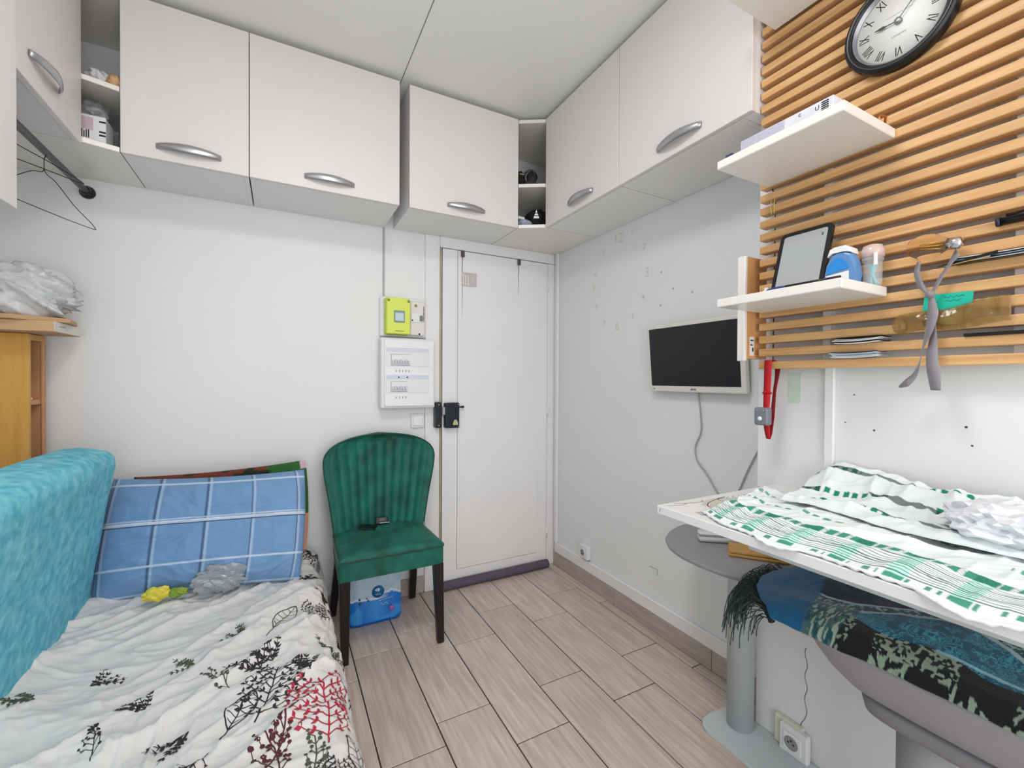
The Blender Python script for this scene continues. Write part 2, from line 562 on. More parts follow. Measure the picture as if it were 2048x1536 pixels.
lock = empty('door_lock', (0.85, YB - 0.05, 0.93), 'black surface mounted lock case on the white door', 'door lock')
box('case', 0.818, 0.902, YB - 0.066, YB - 0.0265, 0.925, 1.068, mat('dark lock paint', (22, 30, 38), 0.35), lock, bev=0.006, seg=2)
box('bolt', 0.804, 0.820, YB - 0.056, YB - 0.036, 1.00, 1.045, M_grey, lock, bev=0.002)
mk('brand_plate', [(0.862, YB - 0.0668, 0.942), (0.892, YB - 0.0668, 0.942), (0.892, YB - 0.0668, 0.952), (0.883, YB - 0.0668, 0.972), (0.871, YB - 0.0668, 0.972), (0.862, YB - 0.0668, 0.952)], [(0, 1, 2, 3, 4, 5)], mat('beige plate', (196, 192, 150), 0.5), lock)
lathe('knob', [(0.004, 0), (0.004, 0.02), (0.0065, 0.021), (0.0065, 0.032), (0.004, 0.034)], (0.902, YB - 0.046, 1.042), (1, 0, 0), M_black, lock, n=12)
for z in (0.935, 1.058): lathe('screw', [(0.003, 0), (0.003, 0.0012)], (0.893, YB - 0.066, z), (0, -1, 0), M_chrome, lock, n=8)
keep = empty('lock_keep', (0.786, YB - 0.04, 0.93), 'black lock keep on the frame left of the lock case', 'lock keep')
box('case', 0.762, 0.797, YB - 0.062, YB - 0.0145, 0.928, 1.072, mat('dark lock paint', (22, 30, 38), 0.35), keep, bev=0.006, seg=2)
for z in (0.942, 1.058): lathe('screw', [(0.004, 0), (0.004, 0.0015)], (0.780, YB - 0.062, z), (0, -1, 0), M_chrome, keep, n=10)

ds = tube('draught_excluder', smooth_pts([(0.775, YB - 0.045, 0.026), (0.83, YB - 0.048, 0.027), (1.0, YB - 0.046, 0.027), (1.2, YB - 0.05, 0.028), (1.38, YB - 0.047, 0.027), (1.512, YB - 0.044, 0.025)], 8),
          0.0255, mat('grey purple felt', (92, 84, 100), 0.9, var=0.1, scale=40, bump=0.3, bscale=90), n=14)
tag(ds, 'grey-purple rolled draught excluder along the foot of the door', 'draught excluder')

# ------------------------------------------------------------------ electric meter, consumer unit, switch
mt = empty('electric_meter', (0.59, YB, 1.43), 'lime green electricity meter on a white mounting board', 'electric meter')
box('mounting_board', 0.466, 0.712, YB - 0.030, YB - 0.001, 1.430, 1.640, M_white, mt, bev=0.004)
box('meter_body', 0.484, 0.612, YB - 0.085, YB - 0.030, 1.436, 1.628, mat('lime green plastic', (196, 218, 70), 0.35), mt, bev=0.008, seg=2)
cvr = prism('meter_cover', [(0.486, 1.438), (0.610, 1.438), (0.610, 1.60), (0.602, 1.628), (0.494, 1.628), (0.486, 1.60)], YB - 0.094, YB - 0.085, 'y', mat('pale lime plastic', (218, 232, 96), 0.3), mt, bev=0.003)
dis = box('display', 0.524, 0.580, YB - 0.0965, YB - 0.094, 1.498, 1.560, mat('grey display', (132, 148, 152), 0.3), cvr, bev=0.002)
box('display_window', 0.530, 0.575, YB - 0.0975, YB - 0.0965, 1.506, 1.548, mat('pale lcd', (196, 214, 218), 0.3), dis, bev=0.0005)
for x in (0.496, 0.600): lathe('cover_screw', [(0.007, 0), (0.007, 0.003)], (x, YB - 0.094, 1.612), (0, -1, 0), mat('khaki screw', (150, 156, 96), 0.5), cvr, n=12)
box('legend', 0.530, 0.576, YB - 0.0945, YB - 0.094, 1.452, 1.4545, M_inkgrn, cvr, bev=0)
br = box('main_breaker', 0.618, 0.698, YB - 0.062, YB - 0.030, 1.438, 1.622, mat('ivory plastic', (226, 224, 216), 0.4), mt, bev=0.004)
box('toggle_plate', 0.622, 0.686, YB - 0.066, YB - 0.062, 1.508, 1.556, M_white, br, bev=0.002)
box('toggle', 0.668, 0.684, YB - 0.078, YB - 0.066, 1.516, 1.545, mat('mid grey plastic', (128, 128, 130), 0.4), br, bev=0.003)
lathe('breaker_screw', [(0.008, 0), (0.008, 0.002)], (0.648, YB - 0.062, 1.598), (0, -1, 0), mat('khaki screw', (150, 156, 96), 0.5), br, n=12)
lathe('test_button', [(0.004, 0), (0.004, 0.002)], (0.628, YB - 0.066, 1.518), (0, -1, 0), M_black, br, n=10)
lathe('seal', [(0.005, 0), (0.005, 0.003)], (0.668, YB - 0.062, 1.445), (0, -1, 0), M_black, br, n=10)
bm = bmesh.new()
for k in range(11): add_box(bm, 0.690, 0.6945, YB - 0.0626, YB - 0.062, 1.515 + 0.0075 * k, 1.5195 + 0.0075 * k + 0.001 * (k % 3))
from_bm('printed_word', bm, M_inkblk, br)

cu = empty('consumer_unit', (0.6, YB, 1.045), 'white fuse box below the lime green meter', 'fuse box')
box('housing', 0.462, 0.752, YB - 0.075, YB - 0.015, 1.046, 1.418, M_white, cu, bev=0.006, seg=2)
cf = box('front_cover', 0.478, 0.744, YB - 0.083, YB - 0.075, 1.056, 1.410, mat('white plastic cover', (238, 238, 240), 0.3), cu, bev=0.003)
for z0, z1, n in ((1.268, 1.340, 7), (1.128, 1.196, 6)):
    rw = box('breaker_row', 0.486, 0.716, YB - 0.0858, YB - 0.083, z0, z1, M_white, cf, bev=0.001)
    bm = bmesh.new()
    add_box(bm, 0.510, 0.512, YB - 0.0864, YB - 0.0858, z0 + 0.006, z1 - 0.008)
    add_box(bm, 0.510, 0.512 + 0.1 - 0.012 * (n == 6), YB - 0.0864, YB - 0.0858, z0 + 0.005, z0 + 0.0075)
    add_box(bm, 0.512, 0.612 - 0.012 * (n == 6), YB - 0.0862, YB - 0.0858, z1 - 0.0095, z1 - 0.008)
    from_bm('slot_outline', bm, mat('grey print', (110, 116, 124), 0.6), rw)
    for k in range(n):
        x = 0.516 + k * 0.0135
        sw = box('breaker_switch', x, x + 0.0105, YB - 0.094, YB - 0.0858, z0 + 0.014, z0 + 0.030 + 0.006 * (k % 2), mat('pale grey plastic', (202, 206, 212), 0.4), rw, bev=0.0012)
    bm = bmesh.new()
    for k in range(n - 2): add_box(bm, 0.538 + k * 0.017, 0.5405 + k * 0.017, YB - 0.0836, YB - 0.083, z0 - 0.030, z0 - 0.020 + 0.002 * (k % 2))
    from_bm('printed_marks', bm, M_inkblk, cf)
    box('label_strip', 0.486, 0.716, YB - 0.0845, YB - 0.083, z1 + 0.004, z1 + 0.026, mat('pale blue label', (214, 218, 232), 0.5), cf, bev=0)
lathe('label_dot', [(0.004, 0), (0.004, 0.001)], (0.552, YB - 0.0845, 1.210), (0, -1, 0), M_black, cf, n=8)
lathe('label_dot', [(0.004, 0), (0.004, 0.001)], (0.596, YB - 0.0845, 1.210), (0, -1, 0), M_black, cf, n=8)
lsw = empty('light_switch', (0.675, YB, 0.93), 'white light switch plate low beside the door frame', 'light switch')
box('plate', 0.637, 0.712, YB - 0.014, YB - 0.0005, 0.930, 1.008, M_white, lsw, bev=0.003)
box('rocker', 0.648, 0.702, YB - 0.018, YB - 0.014, 0.941, 0.997, mat('white plastic cover', (238, 238, 240), 0.3), lsw, bev=0.002)

# ------------------------------------------------------------------ high cabinets
CZ0, CZ1 = 2.012, 2.587


def bow_handle(p0, p1, out, parent, proud=0.024, tall=0.033):
    """curved band handle between two fixing points; out = direction away from the door"""
    p0, p1, out = Vector(p0), Vector(p1), Vector(out)
    n = 17
    P = np.zeros((8, n, 3))
    d = (p1 - p0).normalized()
    for j in range(n):
        t = j / (n - 1)
        s = math.sin(PI * t)
        h = tall * (0.62 + 0.38 * s)
        for i, (a, b) in enumerate(((-0.5, 0.1), (-0.32, 0.85), (0, 1.0), (0.32, 0.85), (0.5, 0.1), (0.3, -0.15), (0, -0.2), (-0.3, -0.15))):
            base = 0.0005 + proud * s ** 0.75
            P[i, j] = p0 + d * (p1 - p0).length * t + Vector((0, 0, a * h)) + out * (base + b * 0.007 + 0.0014)
    V = P.reshape(-1, 3)
    Fc = []
    for i in range(8):
        for j in range(n - 1):
            Fc.append((i * n + j, i * n + j + 1, ((i + 1) % 8) * n + j + 1, ((i + 1) % 8) * n + j))
    Fc.append([i * n for i in range(8)]); Fc.append([i * n + n - 1 for i in range(8)][::-1])
    bm = bmesh.new()
    bv = [bm.verts.new(v) for v in V]
    for f in Fc: bm.faces.new([bv[i] for i in f])
    return from_bm('handle', bm, M_handle, parent, True)


def cabinet_back(x0, x1, hx0, hx1, label):
    t = empty('wall_cabinet', ((x0 + x1) / 2, YB - 0.17, CZ0), label, 'wall cabinet', 'white high cabinets')
    bm = bmesh.new()
    y0 = YB - 0.326
    add_box(bm, x0 + 0.001, x0 + 0.017, y0, YB - 0.002, CZ0, CZ1, 0.001)
    add_box(bm, x1 - 0.017, x1 - 0.001, y0, YB - 0.002, CZ0, CZ1, 0.001)
    add_box(bm, x0 + 0.017, x1 - 0.017, y0, YB - 0.002, CZ0, CZ0 + 0.016, 0.001)
    add_box(bm, x0 + 0.017, x1 - 0.017, y0, YB - 0.002, CZ1 - 0.016, CZ1, 0.001)
    add_box(bm, x0 + 0.017, x1 - 0.017, YB - 0.012, YB - 0.002, CZ0 + 0.016, CZ1 - 0.016)
    from_bm('carcass', bm, M_cabin, t)
    d = box('door', x0, x1, y0 - 0.020, y0 - 0.002, CZ0, CZ1 + 0.001, M_cab, t, bev=0.0015)
    bow_handle((hx0, y0 - 0.020, 2.060), (hx1, y0 - 0.020, 2.060), (0, -1, 0), d)
    return t


def cabinet_side(y0, y1, xf, sgn, hy0, hy1, label, z0=CZ0, z1=CZ1, hz=2.060, handle=True):
    """sgn -1: hangs on the right wall and faces -X; +1: on the left wall and faces +X"""
    xw = XR if sgn < 0 else XL
    t = empty('wall_cabinet', ((xf + xw) / 2, (y0 + y1) / 2, z0), label, 'wall cabinet', 'white high cabinets')
    xi = xf - sgn * 0.020
    a, b = sorted((xi, xw + sgn * 0.002))
    bm = bmesh.new()
    if sgn < 0 and y0 < YU:            # the end that stands in front of the boxed panel is shallower
        add_box(bm, a, XU - 0.001, y0 + 0.001, YU + 0.002, z0, z1, 0.001)
        y0b, y0 = y0, YU + 0.002
    else:
        y0b = y0
    add_box(bm, a, b, y0 + 0.001, y0 + 0.017, z0, z1, 0.001)
    add_box(bm, a, b, y1 - 0.017, y1 - 0.001, z0, z1, 0.001)
    add_box(bm, a, b, y0 + 0.017, y1 - 0.017, z0, z0 + 0.016, 0.001)
    add_box(bm, a, b, y0 + 0.017, y1 - 0.017, z1 - 0.016, z1, 0.001)
    from_bm('carcass', bm, M_cabin, t)
    a, b = sorted((xf, xf - sgn * 0.018))
    d = box('door', a, b, y0b, y1, z0 - (0.010 if sgn > 0 else 0), z1 + 0.001, M_cab, t, bev=0.0015)
    if handle: bow_handle((xf, hy0, hz), (xf, hy1, hz), (sgn, 0, 0), d)
    return t


cabinet_back(-0.510, -0.113, -0.407, -0.205, 'narrow white cabinet with silver bow handle, leftmost on the back wall')
cabinet_back(-0.110, 0.491, 0.089, 0.290, 'wide white cabinet just left of the gap in the back row')
cabinet_back(0.538, 1.122, 0.724, 0.925, 'white cabinet above the entrance door, right of the gap')
cabinet_side(1.418, 1.984, 1.247, -1, 1.584, 1.772, 'white cabinet on the right wall beside the open corner shelf')
cabinet_side(0.830, 1.415, 1.247, -1, 1.006, 1.200, 'white cabinet on the right wall next to the wooden slats')
cabinet_side(1.10, 2.030, -0.605, 1, 1.668, 1.850, 'white cabinet on the left wall above the hanging rod', hz=2.080)
cabinet_side(0.80, 1.566, -0.588, 1, 0.9, 1.1, 'tall white cupboard cut off by the left edge of the photo', z0=1.634, z1=2.60, handle=False)


def corner_shelf(poly, side_edges, zm, label, cx, cy):
    t = empty('corner_shelf', (cx, cy, CZ0), label, 'corner shelf')
    for z0, z1, nm in ((CZ0, CZ0 + 0.018, 'bottom_board'), (zm - 0.009, zm + 0.009, 'middle_board'), (CZ1 - 0.018, CZ1, 'top_board')):
        prism(nm, poly, z0, z1, 'z', M_whitegl, t, bev=0.001)
    return t


zmid = 2.238
corner_shelf([(1.126, 2.062), (1.244, 1.988), (XR - 0.002, 1.988), (XR - 0.002, YB - 0.002), (1.126, YB - 0.002)], None, zmid, 'open corner shelf between the two rows of high cabinets', 1.3, 2.2)
corner_shelf([(-0.603, 2.034), (-0.513, 2.062), (-0.513, YB - 0.002), (XL + 0.002, YB - 0.002), (XL + 0.002, 2.034)], None, zmid, 'open corner shelf left of the back cabinets with packages', -0.7, 2.2)


def blob(name, c, r, mat_, parent=None, seed=1, amp=0.25, fr=3.0, sub=4, flat=None, smooth=True):
    """crumpled lump; flat = height below which it is cut level"""
    bm = bmesh.new()
    bmesh.ops.create_icosphere(bm, subdivisions=sub, radius=1)
    for v in bm.verts:
        p = v.co.copy()
        n = float(ridge(np.array(p.x * fr + p.z * 1.7 + 9), np.array(p.y * fr + p.z * 2.3 + 4), seed)) - 0.45
        q = p * (1 + amp * n)
        v.co = Vector((c[0] + q.x * r[0], c[1] + q.y * r[1], c[2] + q.z * r[2]))
        if flat is not None and v.co.z < flat: v.co.z = flat
    return from_bm(name, bm, mat_, parent, smooth)


# things in the left corner shelf
zb = CZ0 + 0.0185
zt = zmid + 0.0095
pk = empty('paper_package', (-0.60, 2.13, zb), 'white printed carton in clear wrap on the left corner shelf', 'package')
box('carton', -0.640, -0.556, 2.085, 2.165, zb, zb + 0.105, M_white, pk, bev=0.003)
for x0, x1, z0, z1 in [(-0.634 + 0.006 * k, -0.631 + 0.006 * k, 0.022, 0.045 + 0.004 * (k % 3)) for k in range(6)] + [(-0.632, -0.618, 0.004, 0.015), (-0.604, -0.596, 0.003, 0.016)] + [(-0.574, -0.556, z, z + 0.006) for z in (0.034, 0.046, 0.082)]:
    box('printed_mark', x0, x1, 2.0844, 2.085, zb + z0, zb + z1, M_inkblk, pk, bev=0)
box('pink_print', -0.632, -0.590, 2.0842, 2.0848, zb + 0.05, zb + 0.095, mat('pink print', (206, 186, 192), 0.5), pk, bev=0)
blob('wrap', (-0.61, 2.13, zb + 0.125), (0.055, 0.045, 0.045), mat('grey clear film', (150, 154, 156), 0.2, alpha=0.55, spec=0.8), pk, 5, 0.5, 3)
b2 = blob('clear_bag', (-0.535, 2.225, zb + 0.075), (0.018, 0.04, 0.075), mat('grey clear film', (150, 154, 156), 0.2, alpha=0.55, spec=0.8), None, 8, 0.3, 3, flat=zb)
tag(b2, 'crumpled clear plastic bag behind the white carton', 'plastic bag')
bb = empty('food_bag', (-0.56, 2.14, zt), 'pale plastic bag of food on the upper left corner shelf', 'plastic bag')
blob('bag', (-0.585, 2.14, zt + 0.036), (0.042, 0.05, 0.036), M_bag, bb, 12, 0.5, 2.6, flat=zt)
blob('loaf', (-0.535, 2.125, zt + 0.030), (0.030, 0.045, 0.030), mat('crust', (216, 176, 132), 0.7, var=0.12, scale=30), bb, 14, 0.3, 2.5, flat=zt)
# things in the right corner shelf
rk = empty('rucksack', (1.29, 2.12, zb), 'black rucksack with a white triangle on the lower corner shelf', 'bag')
blob('pouch', (1.285, 2.13, zb + 0.062), (0.075, 0.07, 0.062), mat('black nylon', (16, 15, 20), 0.7), rk, 21, 0.25, 2, flat=zb)
tri = [(1.1985, 2.075), (1.222, 2.060)]
for k, (a, b, z0, z1) in enumerate(((0.0, 1.0, 0.046, 0.058), (0.16, 0.84, 0.062, 0.072), (0.32, 0.68, 0.076, 0.09))):
    A = Vector((1.212, 2.052, 0)); B = Vector((1.240, 2.036, 0))
    p, q = A.lerp(B, a), A.lerp(B, b)
    p2, q2 = A.lerp(B, min(0.5, a + 0.14)), A.lerp(B, max(0.5, b - 0.14))
    mk('triangle_print', [(p.x, p.y, zb + z0), (q.x, q.y, zb + z0), (q2.x, q2.y, zb + z1), (p2.x, p2.y, zb + z1)], [(0, 1, 2, 3)], M_white, rk)
cl = empty('folded_cloth', (1.17, 2.11, zb), 'pale blue-grey cloth beside the black rucksack', 'cloth')
blob('cloth', (1.178, 2.10, zb + 0.021), (0.040, 0.05, 0.021), mat('pale blue cloth', (160, 166, 190), 0.8), cl, 25, 0.3, 2.5, flat=zb)
box('white_box', 1.135, 1.178, 2.085, 2.15, zb + 0.043, zb + 0.056, M_white, cl, bev=0.002)
hp = empty('headphones', (1.25, 2.15, zt), 'dark headphones lying on the upper corner shelf', 'headphones')
tube('headband', [(1.235 + 0.035 * math.cos(a) * 0.8, 2.13 - 0.035 * math.cos(a) * 0.5, zt + 0.085 + 0.040 * math.sin(a)) for a in np.linspace(0, 2 * PI, 24, endpoint=False)], 0.006, mat('dark grey plastic', (60, 56, 60), 0.3), hp, closed=True)
lathe('ear_pad', [(0.005, 0), (0.03, 0.003), (0.032, 0.016), (0.02, 0.022)], (1.250, 2.135, zt + 0.085), (-0.5, -0.85, 0), mat('dark cushion', (34, 30, 34), 0.6), hp)
blob('soft_case', (1.245, 2.16, zt + 0.036), (0.06, 0.06, 0.036), mat('brown case', (74, 62, 60), 0.7), hp, 31, 0.2, 2, flat=zt)
yl = empty('small_gadget', (1.165, 2.115, zt), 'small black gadget with a yellow stripe on the corner shelf', 'gadget')
blob('body', (1.165, 2.12, zt + 0.048), (0.026, 0.03, 0.048), mat('black nylon', (16, 15, 20), 0.7), yl, 33, 0.3, 2, flat=zt)
box('stripe', 1.146, 1.172, 2.085, 2.090, zt + 0.066, zt + 0.073, mat('yellow stripe', (150, 150, 60), 0.6), yl, bev=0.001)

# ------------------------------------------------------------------ hanging rod and wire hangers
rod = empty('clothes_rod', (-0.698, 1.8, 1.957), 'grey metal clothes rod fixed to the back wall', 'clothes rod')
tube('rod', [(-0.698, YB - 0.006, 1.957), (-0.698, 1.10, 1.957)], 0.0115, M_rod, rod, n=16)
lathe('end_flange', [(0.026, 0), (0.026, 0.006), (0.020, 0.013), (0.0155, 0.020), (0.0155, 0.034), (0.012, 0.036)], (-0.698, YB - 0.0008, 1.957), (0, -1, 0), M_black, rod, n=20)


def hanger(yn, th, half, drop, label, sag=0.0, zr=1.957):
    t = empty('wire_hanger', (-0.698, yn, zr - 0.25), label, 'coat hanger', 'wire coat hangers')
    c, s = math.cos(th), math.sin(th)
    def L(a, z): return (-0.698 + a * c, yn + a * s, zr + z)
    hook = [L(0.021 * math.cos(a) * 1.0, 0.0125 + 0.0015 + 0.021 * math.sin(a) - 0.021) for a in np.linspace(math.radians(200), math.radians(-70), 12)]
    hook = [L(0.0145 * math.cos(a), 0.0145 * math.sin(a)) for a in np.linspace(math.radians(215), math.radians(-60), 12)]
    neck = L(0, -0.062)
    tube('hook', smooth_pts(hook + [L(0.0, -0.030), neck], 3), 0.0013, M_wire, t, n=6)
    body = [neck, L(0.010, -0.075), L(0.045, -0.088), L(half * 0.55, -0.062 - drop * 0.58), L(half - 0.02, -0.062 - drop * 0.86), L(half - 0.012, -0.062 - drop * 0.90), L(half, -0.062 - drop * 0.97), L(half - 0.008, -0.062 - drop * 1.02),
            L(half * 0.4, -0.062 - drop * (1.0 + sag)), L(-half * 0.4, -0.062 - drop * (1.0 + sag)), L(-half + 0.008, -0.062 - drop * 1.02), L(-half, -0.062 - drop * 0.95), L(-half * 0.55, -0.062 - drop * 0.58), L(-0.045, -0.088), L(-0.010, -0.075), neck]
    tube('frame', smooth_pts(body, 4), 0.0013, M_wire, t, n=6)


hanger(2.03, math.radians(69), 0.205, 0.130, 'lower wire hanger on the grey rod, in full view', 0.05)
hanger(1.75, math.radians(50), 0.205, 0.067, 'upper wire hanger half hidden by the tall left cupboard', 0.0)

# ------------------------------------------------------------------ wooden slat panel
XS = 1.285
sp = empty('slat_panel', (XS + 0.013, 0.35, 1.236), 'panel of horizontal beech slats on the right wall', 'slat panel')
bm = bmesh.new()
add_box(bm, -0.013, 0.019, -0.475, 0.475, 0, 0.0220, 0.0025, 2)
sme = bpy.data.meshes.new('slat')
bm.to_mesh(sme); bm.free()
sme.materials.append(M_slat)
k = 0
while 1.236 + 0.0386 * k < 2.575:
    o = bpy.data.objects.new('slat', sme)
    link(o, (XS + 0.013, 0.351, 1.2362 + 0.0386 * k), sp)
    k += 1
for y in (0.655, 0.30, -0.05):
    box('batten', XS + 0.0325, XU - 0.0125, y - 0.010, y + 0.010, 1.236, 2.59, M_white, sp, bev=0.001)
tube('string', [(XS + 0.012, 0.800, 1.79), (XS + 0.036, 0.801, 1.75), (XS + 0.036, 0.803, 1.24)], 0.0016, M_black, sp, n=6)
tube('string', [(XS - 0.002, 0.790, 1.735), (XS - 0.006, 0.791, 1.715), (XS - 0.002, 0.789, 1.692)], 0.0012, mat('yellow string', (216, 196, 110), 0.7), sp, n=6)
tube('string', [(XS - 0.002, 0.780, 1.735), (XS - 0.006, 0.779, 1.715), (XS - 0.002, 0.781, 1.692)], 0.0012, mat('yellow string', (216, 196, 110), 0.7), sp, n=6)

# floating shelves and the upright at the end of the slats
for z0, y0, y1, x0, lb in ((1.777, 0.496, 0.803, 1.057, 'white floating shelf holding a flat carton, middle of the three'),
                           (1.405, 0.508, 0.817, 1.080, 'lowest white floating shelf, holding the tablet and bottle'),
                           (2.230, 0.470, 0.786, 1.050, 'topmost white floating shelf above the round clock')):
    tag(box('floating_shelf', x0, XS - 0.0005, y0, y1, z0, z0 + 0.0225, M_whitegl, bev=0.002), lb, 'shelf', 'white floating shelves')
up = empty('shelf_upright', (1.29, 0.85, 1.261), 'white-edged wooden upright board at the end of the slats', 'board')
box('board', 1.2475, XU - 0.001, 0.8395, 0.8615, 1.268, 1.577, M_slatend, up, bev=0.001)
box('white_edge', 1.235, 1.2475, 0.838, 0.8625, 1.261, 1.577, M_whitegl, up, bev=0.0015)
st = box('sticker', 1.262, 1.283, 0.8388, 0.8395, 1.277, 1.335, M_white, up, bev=0)
for z0, z1, x0, x1 in ((1.322, 1.326, 1.265, 1.280), (1.308, 1.312, 1.265, 1.276), (1.29, 1.302, 1.274, 1.280)):
    box('print', x0, x1, 0.8384, 0.8388, z0, z1, M_inkblk, st, bev=0)

# clock
ck = empty('wall_clock', (1.262, 0.486, 1.93), 'round wall clock with black rim and Roman numerals', 'clock')
CC = Vector((1.272, 0.486, 2.037)); CR = 0.108
lathe('rim', [(CR - 0.020, -0.012), (CR - 0.002, -0.012), (CR, -0.004), (CR, 0.010), (CR - 0.004, 0.018), (CR - 0.010, 0.020), (CR - 0.017, 0.014), (CR - 0.018, 0.003), (CR - 0.020, 0.002)], CC, (-1, 0, 0), M_black, ck, n=56, cap=False)
lathe('inner_ring', [(CR - 0.0185, 0.013), (CR - 0.021, 0.009), (CR - 0.024, 0.0045)], CC, (-1, 0, 0), mat('silver ring', (150, 150, 156), 0.3, 0.7), ck, n=56, cap=False)
face = lathe('dial', [(CR - 0.019, -0.010), (CR - 0.019, 0.0035)], CC, (-1, 0, 0), mat('pale dial', (228, 228, 224), 0.5), ck, n=56)
xd = CC.x - 0.0037
for h, s in enumerate(('XII', 'I', 'II', 'III', 'IV', 'V', 'VI', 'VII', 'VIII', 'IX', 'X', 'XI')):
    a = 2 * PI * h / 12
    rr = CR - 0.041
    R_ = Matrix.Rotation(-a, 4, 'Z')
    Mt = MX(xd, CC.y - rr * math.sin(a), CC.z + rr * math.cos(a)) @ R_ @ Matrix.Diagonal((0.55, 1, 1, 1))
    text_mesh('numeral', s, 0.030, Mt, M_inkblk, face, 0.0002)
tube('maker_script', smooth_pts([(xd, CC.y + 0.026 - 0.0026 * k_, CC.z + 0.020 + 0.0012 * math.sin(k_ * 2.3)) for k_ in range(21)], 2), 0.0003, mat('grey print', (110, 116, 124), 0.6), face, n=4)
text_mesh('maker_name', 'LONDON', 0.0062, MX(xd, CC.y, CC.z - 0.030), mat('grey print', (110, 116, 124), 0.6), face, 0.0001)


def hand(name, ang, length, w):
    d = Vector((0, -math.sin(ang), math.cos(ang))); n_ = Vector((0, d.z, -d.y))
    x = CC.x - (0.008 if name == 'hour_hand' else 0.0095)
    pts = [(-0.12, 0.4), (0.5, 0.45), (0.62, 1.6), (0.74, 1.3), (1.0, 0.15)]
    V, Fc = [], []
    for t, ww in pts:
        p = Vector((x, CC.y, CC.z)) + d * length * t
        V += [tuple(p + n_ * w * ww), tuple(p - n_ * w * ww)]
    m_ = len(V)
    V += [(v[0] - 0.0008, v[1], v[2]) for v in V]
    for i in range(len(pts) - 1):
        a = 2 * i
        Fc += [(a, a + 1, a + 3, a + 2), (m_ + a, m_ + a + 2, m_ + a + 3, m_ + a + 1), (a, a + 2, m_ + a + 2, m_ + a), (a + 1, m_ + a + 1, m_ + a + 3, a + 3)]
    mk(name, V, Fc, M_black, ck)


hand('hour_hand', 2 * PI * 9.15 / 12, 0.046, 0.0022)
hand('minute_hand', 2 * PI * 7 / 60, 0.068, 0.0016)
lathe('hub', [(0.007, 0.0035), (0.007, 0.011), (0.004, 0.0125)], CC, (-1, 0, 0), mat('silver ring', (150, 150, 156), 0.3, 0.7), ck, n=16)

# things on the middle shelf (z 1.7995)
zs = 1.8
bx = empty('flat_carton', (1.15, 0.64, zs), 'flat grey and white carton with barcode on the middle shelf', 'carton')
box('carton', 1.088, 1.20, 0.532, 0.755, zs, zs + 0.040, mat('grey lilac card', (206, 206, 216), 0.6, scale=40, rgb2=(222, 222, 228)), bx, bev=0.0015)
box('pattern_band', 1.0874, 1.088, 0.640, 0.754, zs + 0.002, zs + 0.038, mat('lilac check print', (170, 168, 188), 0.6, scale=260, rgb2=(196, 194, 210)), bx, bev=0)
for k in range(6):
    box('barcode_bar', 1.0872, 1.088, 0.542, 0.557, zs + 0.010 + 0.0045 * k, zs + 0.0125 + 0.0045 * k, M_inkblk, bx, bev=0)
text_mesh('symbol', 'U', 0.014, MX(1.0877, 0.566, zs + 0.026), M_inkblk, bx)
text_mesh('symbol', 'C', 0.009, MX(1.0877, 0.604, zs + 0.030), M_inkblk, bx)
bl = box('blue_box', 1.075, 1.10, 0.770, 0.792, zs, zs + 0.016, mat('navy card', (46, 50, 96), 0.5), bev=0.002)
tag(bl, 'small navy blue box at the far end of the middle shelf', 'box')
cp = empty('copper_clip', (1.25, 0.515, zs), 'small copper metal clip at the near end of the middle shelf', 'clip')
M_cop = mat('copper', (196, 120, 76), 0.35, 0.7)
box('plate', 1.235, 1.275, 0.502, 0.528, zs, zs + 0.006, M_cop, cp, bev=0.002)
tube('loop', [(1.24, 0.51, zs + 0.005), (1.24, 0.51, zs + 0.024), (1.262, 0.506, zs + 0.026), (1.27, 0.512, zs + 0.005)], 0.003, M_cop, cp, n=8)

# things on the lowest shelf (z 1.4275)
zs = 1.4278
tb = empty('tablet', (1.22, 0.67, zs), 'black framed tablet with grey screen leaning on the slats', 'tablet')
A = Matrix.Translation((1.193, 0.672, zs)) @ Matrix.Rotation(math.radians(17), 4, 'Y')
bm = bmesh.new()
add_box(bm, 0.0, 0.009, -0.066, 0.066, 0.0, 0.190, 0.0)
es = [e for e in bm.edges if abs(e.verts[0].co.y - e.verts[1].co.y) < 1e-6 and abs(e.verts[0].co.z - e.verts[1].co.z) < 1e-6]
bmesh.ops.bevel(bm, geom=es, offset=0.014, segments=5, affect='EDGES', profile=0.5)
for v in bm.verts: v.co = A @ v.co
cs = from_bm('case', bm, M_black, tb)
bm = bmesh.new()
add_box(bm, -0.0006, 0.0002, -0.055, 0.055, 0.010, 0.179, 0.0)
es = [e for e in bm.edges if abs(e.verts[0].co.y - e.verts[1].co.y) < 1e-6 and abs(e.verts[0].co.z - e.verts[1].co.z) < 1e-6]
bmesh.ops.bevel(bm, geom=es, offset=0.006, segments=3, affect='EDGES', profile=0.5)
for v in bm.verts: v.co = A @ v.co
from_bm('screen', bm, mat('grey screen', (168, 172, 170), 0.1, coat=0.5), tb)
bm = bmesh.new()
add_box(bm, -0.0009, -0.0006, -0.046, -0.042, 0.157, 0.166)
for v in bm.verts: v.co = A @ v.co
from_bm('status_icon', bm, mat('green icon', (40, 110, 96), 0.5), tb)

bt = empty('wash_bottle', (1.222, 0.574, zs), 'white and blue bottle between the tablet and clear jar', 'bottle')


def slab(name, outline, x0, x1, mt_, parent, bev=0.0):
    return prism(name, outline, x0, x1, 'x', mt_, parent, bev=bev, seg=2)


